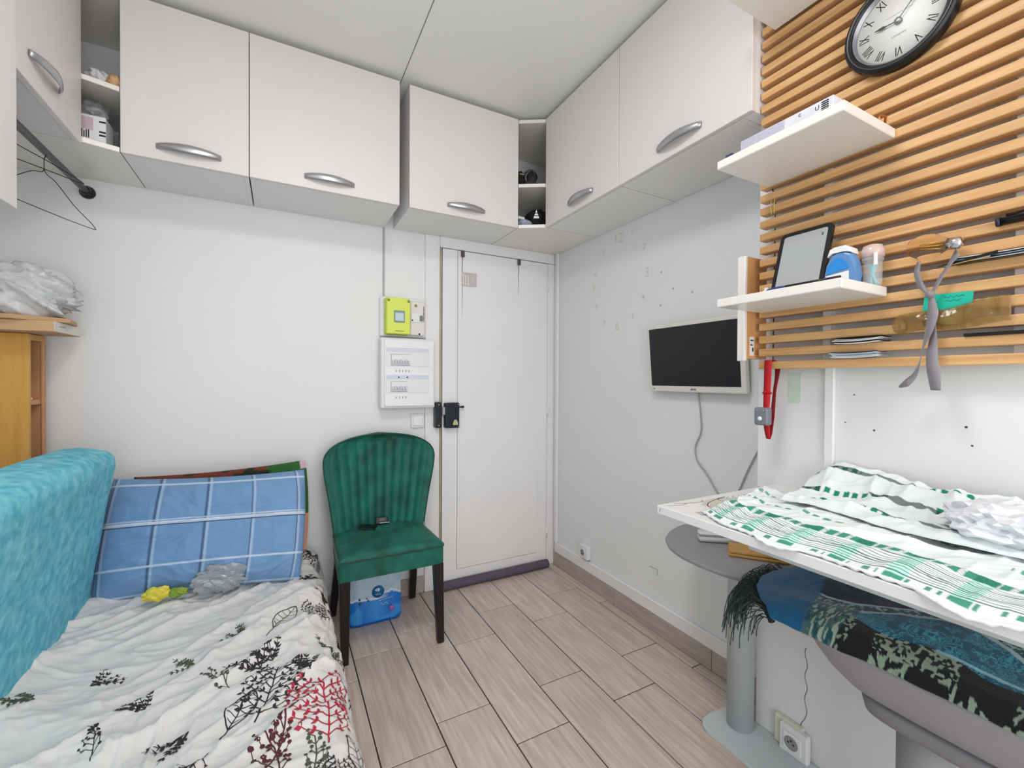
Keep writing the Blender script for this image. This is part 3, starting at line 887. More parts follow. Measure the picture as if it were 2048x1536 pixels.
bo = slab('body', [(0.604, zs), (0.606, zs + 0.03), (0.603, zs + 0.06), (0.592, zs + 0.082), (0.580, zs + 0.088), (0.562, zs + 0.088), (0.548, zs + 0.080), (0.541, zs + 0.062), (0.538, zs + 0.03), (0.540, zs)], 1.205, 1.238, mat('steel blue plastic', (96, 140, 190), 0.3), bt, 0.006)
slab('blue_panel', [(0.600, zs + 0.038), (0.598, zs + 0.056), (0.580, zs + 0.074), (0.566, zs + 0.072), (0.552, zs + 0.050), (0.552, zs + 0.046)], 1.2038, 1.2052, mat('bright blue label', (40, 136, 214), 0.4), bo)
lb = slab('label', [(0.602, zs + 0.002), (0.602, zs + 0.034), (0.552, zs + 0.039), (0.552, zs + 0.002)], 1.2034, 1.2050, M_white, bo)
for k in range(4):
    box('text_line', 1.2030, 1.2034, 0.575 - 0.006 * (k % 2), 0.597, zs + 0.008 + 0.006 * k, zs + 0.0095 + 0.006 * k, mat('grey print', (110, 116, 124), 0.6), lb, bev=0)
slab('cap', [(0.600, zs + 0.0805), (0.594, zs + 0.098), (0.584, zs + 0.102), (0.560, zs + 0.102), (0.549, zs + 0.094), (0.546, zs + 0.0805), (0.56, zs + 0.09), (0.585, zs + 0.09)], 1.203, 1.240, M_white, bt, 0.003)

jr = empty('clip_jar', (1.25, 0.524, zs), 'clear clip-lid jar of turquoise sticks on the lowest shelf', 'jar')
lathe('jar', [(0.017, 0), (0.0185, 0.006), (0.0185, 0.058), (0.021, 0.060), (0.021, 0.068)], (1.252, 0.524, zs), (0, 0, 1), M_clear, jr, n=20)
lathe('lid', [(0.0225, 0.069), (0.0225, 0.084), (0.019, 0.096), (0.008, 0.100)], (1.252, 0.524, zs), (0, 0, 1), mat('pink clear plastic', (232, 206, 200), 0.15, alpha=0.7, spec=0.8), jr, n=20)
box('clip', 1.226, 1.231, 0.505, 0.512, zs + 0.045, zs + 0.075, M_white, jr, bev=0.001)
for k in range(9):
    a = k * 2.4
    tube('stick', [(1.252 + 0.012 * math.cos(a), 0.524 + 0.012 * math.sin(a), zs + 0.002), (1.252 - 0.009 * math.cos(a + 0.5), 0.524 - 0.009 * math.sin(a + 0.5), zs + 0.052)], 0.0016, mat('turquoise stick', (90, 190, 196), 0.5), jr, n=6)
bs = blob('blue_cloth', (1.125, 0.665, zs + 0.005), (0.020, 0.040, 0.008), mat('deep blue cloth', (44, 62, 132), 0.7), None, 41, 0.2, 2, sub=3, flat=zs)
tag(bs, 'deep blue scrap of cloth in front of the tablet', 'cloth')
pen = tube('black_pen', [(1.100, 0.640, zs + 0.0045), (1.100, 0.520, zs + 0.0045)], 0.0042, M_black, n=8)
tag(pen, 'thin black pen lying along the lowest shelf edge', 'pen')
wn = empty('white_figurine', (1.235, 0.765, zs), 'small white pot left of the tablet', 'pot')
lathe('pot', [(0.009, 0), (0.010, 0.020), (0.0115, 0.022), (0.0115, 0.026), (0.006, 0.034), (0.006, 0.038)], (1.225, 0.765, zs), (0, 0, 1), M_white, wn, n=14)

# light bulb tied with a ribbon
lbulb = empty('filament_bulb', (1.262, 0.42, 1.46), 'clear globe bulb with gold filaments hanging on the slats', 'light bulb')
lathe('glass', [(0.004, -0.036), (0.017, -0.030), (0.025, -0.016), (0.0275, 0.0), (0.0245, 0.014), (0.017, 0.026), (0.012, 0.034)], (1.256, 0.425, 1.497), (0, -1, -0.10), mat('amber tinted glass', (255, 246, 236), 0.02, trans=1.0, ior=1.06), lbulb, n=28)
lathe('cap', [(0.0125, 0.033), (0.0125, 0.052), (0.008, 0.056), (0.004, 0.058)], (1.256, 0.425, 1.497), (0, -1, -0.10), M_chrome, lbulb, n=18)
for k in range(4):
    a = k * PI / 2
    tube('filament', [(1.256 + 0.004 * math.cos(a), 0.438, 1.499 + 0.004 * math.sin(a)), (1.256 + 0.009 * math.cos(a + 0.3), 0.404, 1.495 + 0.007 * math.sin(a + 0.3))], 0.0011, mat('gold filament', (220, 176, 74), 0.3, 0.6), lbulb, n=6)


def ribbon(name, pts, widths, dirs, mt_, parent):
    P = smooth_pts(pts, 6)
    n = len(P)
    ws = np.interp(np.linspace(0, 1, n), np.linspace(0, 1, len(widths)), widths)
    ds = [Vector(d) for d in dirs]
    G = np.zeros((2, n, 3))
    for i in range(n):
        f = i / (n - 1) * (len(ds) - 1)
        k_ = min(int(f), len(ds) - 2)
        d = ds[k_].lerp(ds[k_ + 1], f - k_).normalized()
        G[0, i] = P[i] + d * ws[i] / 2; G[1, i] = P[i] - d * ws[i] / 2
    return grid(name, G, mt_, parent, thick=0.0008)


rb = empty('grey_ribbon', (1.26, 0.42, 1.18), 'grey satin ribbon tied round the hanging bulb', 'ribbon')
M_rib = mat('grey satin', (132, 126, 132), 0.35, sheen=0.3)
Yd = (0, 1, 0)
ribbon('loop', [(1.268, 0.443, 1.470), (1.266, 0.446, 1.445), (1.264, 0.438, 1.415), (1.258, 0.424, 1.394)], [0.006, 0.012, 0.014, 0.006], [Yd, (0.4, 1, 0), Yd], M_rib, rb)
ribbon('loop', [(1.262, 0.378, 1.474), (1.262, 0.390, 1.452), (1.260, 0.404, 1.425), (1.258, 0.416, 1.394)], [0.016, 0.008, 0.010, 0.006], [(0, 0.4, 1), (0.5, 1, 0), Yd], M_rib, rb)
lathe('knot', [(0.003, -0.008), (0.0085, -0.004), (0.0085, 0.004), (0.003, 0.008)], (1.256, 0.420, 1.392), (0, 0.3, 1), M_rib, rb, n=12)
ribbon('tail', [(1.256, 0.418, 1.388), (1.254, 0.414, 1.35), (1.254, 0.420, 1.31), (1.256, 0.430, 1.275), (1.258, 0.436, 1.243), (1.262, 0.446, 1.215), (1.258, 0.458, 1.198), (1.262, 0.474, 1.188)], [0.007, 0.019, 0.017, 0.010, 0.007, 0.014, 0.017, 0.004], [Yd, Yd, (0.6, 1, 0), (1, 0.4, 0), (0.8, 1, 0.5), (0.2, 0.5, 1), (0.2, 0.3, 1)], M_rib, rb)
ribbon('tail', [(1.258, 0.416, 1.388), (1.260, 0.414, 1.34), (1.258, 0.414, 1.29), (1.256, 0.415, 1.25), (1.254, 0.411, 1.22), (1.256, 0.408, 1.182)], [0.007, 0.010, 0.016, 0.020, 0.023, 0.019], [Yd, (0.8, 1, 0), Yd, Yd, (0.3, 1, 0)], M_rib, rb)

# green note and brown film packet pinned to the slats
gn = empty('green_note', (1.279, 0.397, 1.355), 'turquoise green paper note behind the ribbon', 'note')
V = [(1.2795, 0.437, 1.394), (1.2795, 0.358, 1.391), (1.2795, 0.360, 1.354), (1.2795, 0.440, 1.358)]
V2 = [(1.2785, y, z) for _, y, z in V]
mk('paper', V + V2, [(0, 1, 2, 3), (7, 6, 5, 4), (0, 4, 5, 1), (1, 5, 6, 2), (2, 6, 7, 3), (3, 7, 4, 0)], mat('turquoise paper', (26, 184, 158), 0.6), gn)
tube('scribble', smooth_pts([(1.2782, 0.404 - 0.003 * k, 1.384 + 0.002 * math.sin(k * 2.1)) for k in range(12)], 2), 0.0004, mat('dark green ink', (10, 110, 100), 0.6), gn, n=4)
tube('scribble', smooth_pts([(1.2782, 0.402 - 0.003 * k, 1.376 + 0.0018 * math.sin(k * 1.7)) for k in range(10)], 2), 0.0004, mat('dark green ink', (10, 110, 100), 0.6), gn, n=4)
fp = empty('film_packet', (1.272, 0.40, 1.31), 'crumpled brown see-through film packet below the green note', 'film packet')
nu, nv = 40, 12
G = np.zeros((nu, nv, 3)); 
for i in range(nu):
    for j in range(nv):
        a, b = i / (nu - 1), j / (nv - 1)
        y = 0.481 - 0.178 * a
        zc = 1.331 + 0.016 * a + 0.003 * math.sin(a * 9)
        hh = 0.024 - 0.003 * math.sin(a * 6)
        G[i, j] = (1.2755 - 0.010 * math.sin(PI * b) * math.sin(PI * min(1, a * 1.3 + 0.1)) ** 2 - 0.006 * float(ridge(np.array(a * 7), np.array(b * 3 + a * 4), 3)), y, zc - hh + 2 * hh * b)
grid('film', G, mat('brown clear film', (150, 112, 48), 0.15, alpha=0.45, spec=0.9), fp, thick=0.0006)
grid('inner_leaf', G[10:28, 2:11] + np.array([0.002, 0, 0]), mat('green paper inside film', (96, 116, 50), 0.6), fp, thick=0.0004)
lathe('twist', [(0.003, -0.02), (0.012, -0.012), (0.014, 0.0), (0.011, 0.014), (0.003, 0.02)], (1.270, 0.478, 1.330), (0, 0.2, 1), mat('brown clear film', (150, 112, 48), 0.15, alpha=0.45, spec=0.9), fp, n=9, smooth=False)


def paper_stack(name, y0, y1, z, n, x0, label, cat, cols, dz=0.0022):
    t = empty(name, (x0 + 0.02, (y0 + y1) / 2, z), label, cat)
    for k in range(n):
        ya, yb = y0 + random.uniform(-0.004, 0.004), y1 + random.uniform(-0.004, 0.004)
        cx = (1 if k % 2 else -1) * 0.0006
        V = []
        m = 6
        for i in range(m):
            f = i / (m - 1)
            y = ya + (yb - ya) * f
            zz = z + k * dz - 0.004 * (1 - (2 * f - 1) ** 2) * (0.6 if n > 4 else 0.2)
            V += [(x0 + cx, y, zz), (XU - 0.014, y, zz), (XU - 0.014, y, zz + dz * 0.7), (x0 + cx, y, zz + dz * 0.7)]
        Fc = [(0, 3, 2, 1), tuple(4 * (m - 1) + q for q in range(4))]
        for i in range(m - 1):
            for q in range(4):
                Fc.append((4 * i + q, 4 * i + (q + 1) % 4, 4 * i + 4 + (q + 1) % 4, 4 * i + 4 + q))
        mk('sheet', V, Fc, cols[k % len(cols)], t)
    return t


zg = [1.2362 + 0.0386 * q + 0.0215 for q in range(40)]       # top faces of the slats
paper_stack('paper_stack', 0.518, 0.616, zg[1] + 0.0015, 5, XS - 0.012, 'thin stack of folded papers in the second gap from below', 'papers', [M_white, M_black, M_white], 0.0030)
paper_stack('paper_stack', 0.524, 0.622, zg[0] + 0.0045, 5, XS - 0.014, 'curled papers sticking out of the lowest gap', 'papers', [M_white, M_white, mat('pale blue paper', (150, 176, 200), 0.6), M_white, mat('dark blue paper', (40, 66, 92), 0.6)], 0.0030)
paper_stack('card_stack', 0.20, 0.384, zg[5] + 0.0006, 6, XS - 0.016, 'stack of black and white cards at the right edge', 'cards', [M_black, M_white, M_black, mat('pale blue paper', (150, 176, 200), 0.6)], 0.0023)
wd = empty('leaflet', (1.27, 0.40, 1.44), 'dark glossy leaflet between the bulb and card stack', 'leaflet')
mk('sheet', [(1.268, 0.412, 1.452), (1.262, 0.32, 1.464), (1.262, 0.32, 1.456), (1.268, 0.412, 1.4505), (1.27, 0.412, 1.452), (1.264, 0.32, 1.464), (1.264, 0.32, 1.456), (1.27, 0.412, 1.4505)], [(0, 1, 2, 3), (7, 6, 5, 4), (0, 4, 5, 1), (3, 2, 6, 7), (1, 5, 6, 2), (0, 3, 7, 4)], M_black, wd)
mk('white_band', [(1.2675, 0.40, 1.4505), (1.2615, 0.33, 1.4555), (1.2615, 0.33, 1.4530), (1.2675, 0.40, 1.4495)], [(0, 1, 2, 3)], mat('gold paper', (190, 160, 92), 0.5), wd)
kn = empty('pocket_torch', (1.27, 0.29, 1.52), 'black ribbed pocket torch in the slat gap at the right edge', 'torch')
tube('body', [(XS - 0.008, 0.320, 1.522), (XS - 0.008, 0.20, 1.522)], 0.008, M_black, kn, n=14)
tube('body_clip', [(XS - 0.018, 0.310, 1.530), (XS - 0.019, 0.25, 1.533)], 0.003, M_blackgl, kn, n=8)
lathe('lens_ring', [(0.009, 0), (0.009, 0.006)], (XS - 0.008, 0.326, 1.522), (0, -1, 0), mat('dark blue plastic', (30, 36, 60), 0.3), kn, n=14)
bk = box('black_rule', XS - 0.006, XS + 0.03, 0.10, 0.373, zg[1] + 0.0004, zg[1] + 0.0065, M_black, bev=0.001)
tag(bk, 'flat black ruler lying in the gap right of the ribbon', 'ruler')
bk = box('black_wedge', XS - 0.004, XS + 0.03, 0.20, 0.292, zg[16] + 0.0004, zg[16] + 0.0065, M_black, bev=0.001)
tag(bk, 'black flat stick high in the slats at the right edge', 'stick')

# red head torch hanging on the lowest slat
ht = empty('head_torch', (1.27, 0.79, 1.03), 'grey head torch on a red elastic strap hanging from the lowest slat', 'head torch')
M_red = mat('red elastic', (196, 22, 34), 0.65, var=0.12, scale=60)
ribbon('strap', [(1.300, 0.789, 1.2595), (1.280, 0.789, 1.262), (1.274, 0.789, 1.256), (1.273, 0.789, 1.22), (1.272, 0.790, 1.16), (1.270, 0.790, 1.10), (1.271, 0.788, 1.06), (1.276, 0.787, 1.029)], [0.022, 0.022, 0.022, 0.022, 0.021, 0.018, 0.019, 0.014], [Yd, Yd, Yd, Yd, Yd, (0.2, 1, 0)], M_red, ht)
ribbon('strap', [(1.318, 0.786, 1.255), (1.312, 0.783, 1.235), (1.300, 0.778, 1.21), (1.290, 0.778, 1.17), (1.284, 0.780, 1.10), (1.282, 0.786, 1.05), (1.278, 0.787, 1.029)], [0.02, 0.02, 0.015, 0.012, 0.016, 0.02, 0.014], [(0.3, 1, 0), (0.3, 1, 0)], mat('dark red elastic', (140, 12, 24), 0.7), ht)
ribbon('buckle', [(1.270, 0.803, 1.165), (1.269, 0.790, 1.167), (1.270, 0.775, 1.165)], [0.008, 0.008, 0.008], [(0, 0, 1), (0, 0, 1)], M_red, ht)
lb_ = box('lamp_body', 1.242, 1.268, 0.770, 0.812, 1.070, 1.123, mat('grey torch plastic', (120, 124, 132), 0.35), ht, bev=0.007, seg=3)
lathe('led', [(0.0065, 0), (0.0065, 0.002), (0.003, 0.003)], (1.242, 0.792, 1.090), (-1, 0, 0), M_white, lb_, n=12)
for y in (0.782, 0.802): lathe('screw', [(0.002, 0), (0.002, 0.001)], (1.242, y, 1.114), (-1, 0, 0), M_chrome, lb_, n=8)

# ------------------------------------------------------------------ television, cable, decals and sockets on the right wall
tv = empty('television', (1.53, 1.28, 1.15), 'small white framed flat television with black screen', 'television')
TM = Matrix.Translation((1.532, 1.278, 1.30)) @ Matrix.Rotation(math.radians(-5.2), 4, 'Y')


def tvbox(name, a, m_, parent, bev):
    bm = bmesh.new()
    add_box(bm, *a, bev, 2, TM)
    return from_bm(name, bm, m_, parent)


bz = tvbox('bezel', (-0.002, 0.022, -0.242, 0.242, -0.151, 0.151), mat('white tv plastic', (224, 222, 214), 0.35), tv, 0.005)
tvbox('screen', (-0.0028, 0.0, -0.222, 0.228, -0.124, 0.136), mat('black matt screen', (26, 25, 32), 0.35), tv, 0.0005)
tvbox('back_cover', (0.022, 0.036, -0.17, 0.17, -0.10, 0.12), mat('grey tv plastic', (170, 170, 168), 0.5), tv, 0.006)
text_mesh('brand_lettering', 'AKAI', 0.013, TM @ Matrix(((0, 0, -1, -0.0026), (-1, 0, 0, -0.003), (0, 1, 0, -0.138), (0, 0, 0, 1))), M_inkblk, bz, 0.0003)
bm = bmesh.new(); add_box(bm, -0.0028, -0.0018, 0.212, 0.218, -0.140, -0.135, 0, 1, TM); from_bm('sensor', bm, M_black, bz)
cb = tube('tv_cable', smooth_pts([(1.566, 1.265, 1.175), (1.574, 1.272, 1.13), (1.577, 1.265, 1.06), (1.577, 1.262, 0.985), (1.577, 1.290, 0.915), (1.577, 1.280, 0.86), (1.577, 1.235, 0.815), (1.574, 1.185, 0.755), (1.572, 1.13, 0.70), (1.577, 1.090, 0.765), (1.577, 1.05, 0.86), (1.577, 0.998, 0.965), (1.577, 0.965, 1.02)], 6), 0.0032, mat('grey cable', (172, 168, 168), 0.5), n=8)
tag(cb, 'pale grey cable looping down the wall from the television', 'cable')
M_dgreen = mat('faded green decal', (202, 222, 200), 0.6)
M_dgrey = mat('faded grey decal', (204, 203, 204), 0.6)
xw_ = XR - 0.0004
for s, y, z, sz, m_ in (('12', 1.797, 1.950, 0.075, M_dgreen), ('3', 1.590, 1.728, 0.07, M_dgreen), ('6', 1.800, 1.487, 0.07, M_dgreen), ('9', 2.000, 1.722, 0.07, M_dgreen),
                        ('1', 1.692, 1.96, 0.035, M_dgrey), ('2', 1.607, 1.86, 0.04, M_dgrey), ('4', 1.612, 1.61, 0.04, M_dgrey), ('5', 1.68, 1.527, 0.04, M_dgrey), ('7', 1.905, 1.512, 0.04, M_dgrey), ('8', 1.975, 1.615, 0.035, M_dgrey), ('10', 1.99, 1.80, 0.03, M_dgrey), ('11', 1.915, 1.915, 0.035, M_dgrey)):
    text_mesh('numeral_decal', s, sz, MX(xw_, y, z), m_, wall_right, 0.0003)
for y, z in ((1.497, 1.712), (1.500, 1.555), (1.32, 1.585), (1.425, 1.62)):
    lathe('filled_hole', [(0.005, 0), (0.004, 0.0006)], (XR, y, z), (-1, 0, 0), mat('hole grey', (172, 170, 170), 0.7), wall_right, n=8)
so = empty('wall_socket', (1.57, 2.04, 0.16), 'white surface socket low on the wall near the corner', 'socket')
box('box', XR - 0.030, XR - 0.0005, 2.005, 2.085, 0.162, 0.238, M_white, so, bev=0.004)
lathe('recess', [(0.024, 0), (0.024, 0.002), (0.020, 0.003)], (XR - 0.030, 2.045, 0.200), (-1, 0, 0), mat('white plastic cover', (238, 238, 240), 0.3), so, n=20)
lathe('well', [(0.018, 0), (0.018, 0.0006)], (XR - 0.033, 2.045, 0.200), (-1, 0, 0), mat('shaded plastic', (150, 150, 152), 0.5), so, n=20)
for dz in (-0.008, 0.008): lathe('pin_hole', [(0.003, 0), (0.003, 0.0005)], (XR - 0.0337, 2.045, 0.200 + dz), (-1, 0, 0), M_black, so, n=8)
s2 = empty('wall_socket', (1.45, 0.80, 0.01), 'white socket in a raised box beside the grey stool base', 'socket')
box('back_box', XP - 0.020, XP - 0.0005, 0.775, 0.862, 0.014, 0.104, mat('yellowed plastic', (222, 220, 200), 0.45), s2, bev=0.003)
box('plate', XP - 0.034, XP - 0.012, 0.752, 0.838, 0.010, 0.098, M_white, s2, bev=0.004)
ip = box('insert', XP - 0.039, XP - 0.034, 0.768, 0.822, 0.026, 0.082, mat('white plastic cover', (238, 238, 240), 0.3), s2, bev=0.0015)
lathe('well', [(0.021, 0), (0.021, 0.0012), (0.018, 0.0006)], (XP - 0.039, 0.797, 0.054), (-1, 0, 0), mat('shaded plastic', (150, 150, 152), 0.5), ip, n=22)
for dy, dz in ((-0.008, 0), (0.008, 0), (0, 0.008)): lathe('pin_hole', [(0.0028, 0), (0.0028, 0.0008)], (XP - 0.0402, 0.797 + dy, 0.054 + dz), (-1, 0, 0), M_black, ip, n=8)
# hairline crack and chipped paint marks
V, Fc = [], []
rr = random.Random(5)
for k in range(26):
    z = 0.36 - 0.0105 * k
    y = 0.775 + 0.004 * math.sin(k * 0.9) + (0.006 * (k - 22) if k > 22 else 0)
    V += [(XP - 0.0006, y - 0.001, z), (XP - 0.0006, y + 0.001, z)]
    if k: Fc.append((2 * k - 2, 2 * k - 1, 2 * k + 1, 2 * k))
mk('crack', V, Fc, mat('crack', (90, 84, 92), 0.9), wall_low)
mk('chip', [(XR - 0.0006, 1.552, 0.297), (XR - 0.0006, 1.552, 0.300), (XR - 0.0006, 1.505, 0.300), (XR - 0.0006, 1.505, 0.268), (XR - 0.0006, 1.508, 0.268), (XR - 0.0006, 1.508, 0.297)], [(0, 1, 2, 3, 4, 5)], mat('crack2', (150, 146, 148), 0.9), wall_right)
for y, z, r_ in ((0.555, 1.075, 0.0028), (0.385, 1.10, 0.003), (0.375, 1.06, 0.0024), (0.62, 1.09, 0.002), (0.60, 1.165, 0.002)):
    lathe('nail_hole', [(r_, 0), (r_ * 0.7, 0.0005)], (XU, y, z), (-1, 0, 0), mat('dark hole', (84, 76, 76), 0.9), wall_up, n=7)
M_gf = mat('faint green rub', (196, 220, 198), 0.6, scale=30, rgb2=(216, 224, 218))
box('rub_patch', XU - 0.0006, XU, 0.735, 0.772, 1.135, 1.225, M_gf, wall_up, bev=0)

# ------------------------------------------------------------------ pine bookcase in the left corner with boxes and bag
pc = empty('pine_bookcase', (-0.88, 2.28, 0), 'narrow pine bookcase behind the turquoise sofa back', 'bookcase')
box('side_panel', XL + 0.003, -0.800, 2.200, 2.219, 0.001, 1.358, M_pine, pc, bev=0.002)
box('side_panel', XL + 0.003, -0.806, 2.318, 2.352, 0.001, 1.358, M_pinepale, pc, bev=0.002)
box('front_lipping', -0.805, -0.799, 2.306, 2.320, 0.001, 1.350, M_pinepale, pc, bev=0.001)
box('back_panel', XL + 0.003, XL + 0.010, 2.220, 2.317, 0.001, 1.340, M_dark, pc, bev=0)
box('top_board', XL + 0.003, -0.802, 2.220, 2.317, 1.335, 1.357, M_pine, pc, bev=0.001)
for z in (1.098, 0.74, 0.38, 0.02):
    box('shelf_board', XL + 0.012, -0.806, 2.220, 2.317, z, z + 0.018, M_pinepale, pc, bev=0.001)
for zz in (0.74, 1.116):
    box('shade_sheet', XL + 0.011, -0.86, 2.3165, 2.3178, zz + 0.02, zz + 0.20, M_dark, pc, bev=0)  # dark sheets on the far panel paint the shade between the shelves
bkt = empty('small_books', (-0.82, 2.25, 1.1165), 'teal and white notebook lying on the bookcase shelf', 'notebook')
box('white_book', -0.88, -0.815, 2.222, 2.272, 1.1165, 1.124, M_white, bkt, bev=0.001)
box('teal_book', -0.87, -0.818, 2.222, 2.252, 1.1245, 1.137, mat('teal cover', (40, 130, 130), 0.5), bkt, bev=0.004)
ca = empty('flat_cardboard_box', (-0.83, 2.2, 1.359), 'flat cardboard box lying on top of the pine bookcase', 'cardboard box')
box('carton', XL + 0.004, -0.700, 2.10, 2.332, 1.3595, 1.397, M_card, ca, bev=0.002)
box('white_side', -0.7005, -0.6985, 2.103, 2.330, 1.361, 1.396, mat('white card', (222, 216, 208), 0.7), ca, bev=0.0005)
box('printed_line', -0.6986, -0.6980, 2.14, 2.19, 1.381, 1.3825, M_inkblk, ca, bev=0)
fl = prism('cardboard_sheet', [(XL + 0.005, 2.085), (-0.90, 2.085), (-0.80, 2.075), (-0.675, 2.16), (-0.70, 2.30), (XL + 0.005, 2.31)], 1.3972, 1.4125, 'z', mat('tan board', (196, 160, 122), 0.8, var=0.05, scale=14), bev=0.001)
tag(fl, 'tan cardboard sheet between the flat box and the white bag', 'cardboard')
bg_ = blob('white_plastic_bag', (-0.815, 2.20, 1.498), (0.135, 0.10, 0.100), M_bag, None, 52, 0.55, 2.1, 5, flat=1.413)
tag(bg_, 'crumpled white plastic bag on top of the pine bookcase', 'plastic bag')

# ------------------------------------------------------------------ sofa bed
sb = empty('sofa_bed', (-0.25, 1.2, 0), 'turquoise sofa bed along the left wall', 'sofa bed')
SBY1 = 2.105
sec = [(-0.612, 0.14), (-0.605, 0.30), (-0.598, 0.42), (-0.578, 0.56), (-0.557, 0.70), (-0.535, 0.83), (-0.524, 0.885), (-0.527, 0.918), (-0.545, 0.938), (-0.575, 0.948), (-0.62, 0.957), (-0.665, 0.955), (-0.70, 0.94), (-0.722, 0.90), (-0.735, 0.75), (-0.74, 0.50), (-0.74, 0.14)]
# denser outline
S2 = []
for i in range(len(sec)):
    a, b = sec[i], sec[(i + 1) % len(sec)]
    n = max(1, int(math.hypot(b[0] - a[0], b[1] - a[1]) / 0.022))
    for q in range(n): S2.append((a[0] + (b[0] - a[0]) * q / n, a[1] + (b[1] - a[1]) * q / n))
S2 = np.array(S2)
cen = np.array([-0.64, 0.54])
ys_ = np.concatenate([np.linspace(0.15, 2.03, 84), [2.05, 2.07, 2.085, 2.097, 2.104, SBY1, SBY1, SBY1]])
ins = np.concatenate([np.zeros(84), [0.001, 0.004, 0.009, 0.017, 0.028, 0.045, 0.06, 0.064]])
G = np.zeros((len(ys_), len(S2), 3))
for i, y in enumerate(ys_):
    d = S2 - cen
    L_ = np.abs(d)
    q = cen + d * np.maximum(0, 1 - ins[i] / np.array([0.105, 0.42]))
    if i >= len(ys_) - 2: q = cen + d * np.array([0.35, 0.8]) * (1 if i == len(ys_) - 2 else 0.02)
    nb = fbm(np.full(len(S2), y * 5), S2[:, 1] * 6 + S2[:, 0] * 3, 4, 3) * 0.006
    G[i, :, 0] = q[:, 0] + nb; G[i, :, 1] = y; G[i, :, 2] = q[:, 1] + nb * 0.5
G = np.concatenate([G, G[:, :1]], axis=1)
grid('backrest', G, M_turq, sb, flip=True)
box('base', -0.60, 0.10, 0.16, 2.34, 0.06, 0.20, mat('dark sofa base', (46, 60, 68), 0.8), sb, bev=0.01)
box('seat_mattress', -0.605, 0.118, 0.16, 2.350, 0.20, 0.335, M_turq, sb, bev=0.03, seg=3)
for x in (-0.54, 0.04):
    for y in (0.25, 2.26):
        lathe('foot', [(0.02, 0.0), (0.025, 0.06)], (x, y, 0), (0, 0, 1), M_black, sb, n=10)

# floral sheet
cp_ = np.array([(-0.640, 0.425), (-0.610, 0.400), (-0.50, 0.385), (-0.30, 0.378), (-0.10, 0.380), (0.03, 0.388), (0.10, 0.382), (0.142, 0.352), (0.160, 0.300), (0.172, 0.20), (0.188, 0.10), (0.205, 0.018)])
arc = np.concatenate([[0], np.cumsum(np.hypot(np.diff(cp_[:, 0]), np.diff(cp_[:, 1])))])
ARC = arc[-1]


def sheet_pt(a, y):
    """a: distance across the sheet from the sofa back, y: room depth; returns (...,3)"""
    a = np.asarray(a, float); y = np.asarray(y, float)
    def prof(q): return np.interp(q, arc, cp_[:, 0]), np.interp(q, arc, cp_[:, 1])
    sm = [(-0.024, 0.25), (0, 0.5), (0.024, 0.25)]
    x = sum(w * prof(np.clip(a + o_, 0, ARC))[0] for o_, w in sm); z = sum(w * prof(np.clip(a + o_, 0, ARC))[1] for o_, w in sm)
    e = 0.004
    x1, z1 = prof(np.clip(a - 0.03, 0, ARC)); x2, z2 = prof(np.clip(a + 0.03, 0, ARC))
    tx, tz = x2 - x1, z2 - z1
    L_ = np.hypot(tx, tz) + 1e-9
    nx, nz = -tz / L_, tx / L_
    side = np.clip((a - 0.78) / 0.12, 0, 1)
    al = a * 0.76 + y * 0.65; bl_ = -a * 0.65 + y * 0.76
    w1 = (ridge(al * 2.2 + 0.4 * vn(a * 5, y * 5, 9), bl_ * 7.5, 11, 2) - 0.42) * 0.036
    w2 = (ridge(a * 9 + 3 * vn(a * 4, y * 4, 3), y * 9, 17, 3) - 0.42) * 0.019
    w3 = (ridge(y * 11 + a * 2.5, a * 1.6, 23, 2) - 0.4) * 0.022
    d = (w1 + w2) * (1 - side) + (w3 + 0.4 * w2) * side
    d = d * np.clip((a + 0.01) / 0.05, 0.3, 1) + 0.006
    # the back end drops behind the pillows
    endz = np.clip((y - 2.30) / 0.08, 0, 1) ** 2 * 0.035
    sag = 0.018 * np.exp(-((a - 0.34) / 0.2) ** 2 - ((y - 1.45) / 0.5) ** 2)
    top = 1 - side
    return np.stack([x + nx * d, y + 0 * a, np.maximum(z + nz * d - (endz + sag) * top, 0.006)], -1)


sh = empty('floral_sheet', (-0.2, 1.25, 0.0), 'white sheet printed with sprigs spread over the sofa bed', 'bed sheet')
aa, yy = np.meshgrid(np.linspace(0, ARC, 240), np.linspace(0.14, 2.385, 500), indexing='ij')
grid('cloth', sheet_pt(aa, yy), M_sheet, sh, thick=0.002, flip=True)


def sheet_normal(a, y):
    e = 0.006
    p0 = sheet_pt(a - e, y); p1 = sheet_pt(a + e, y); q0 = sheet_pt(a, y - e); q1 = sheet_pt(a, y + e)
    n = np.cross(p1 - p0, q1 - q0)
    return n / (np.linalg.norm(n, axis=-1, keepdims=True) + 1e-9)


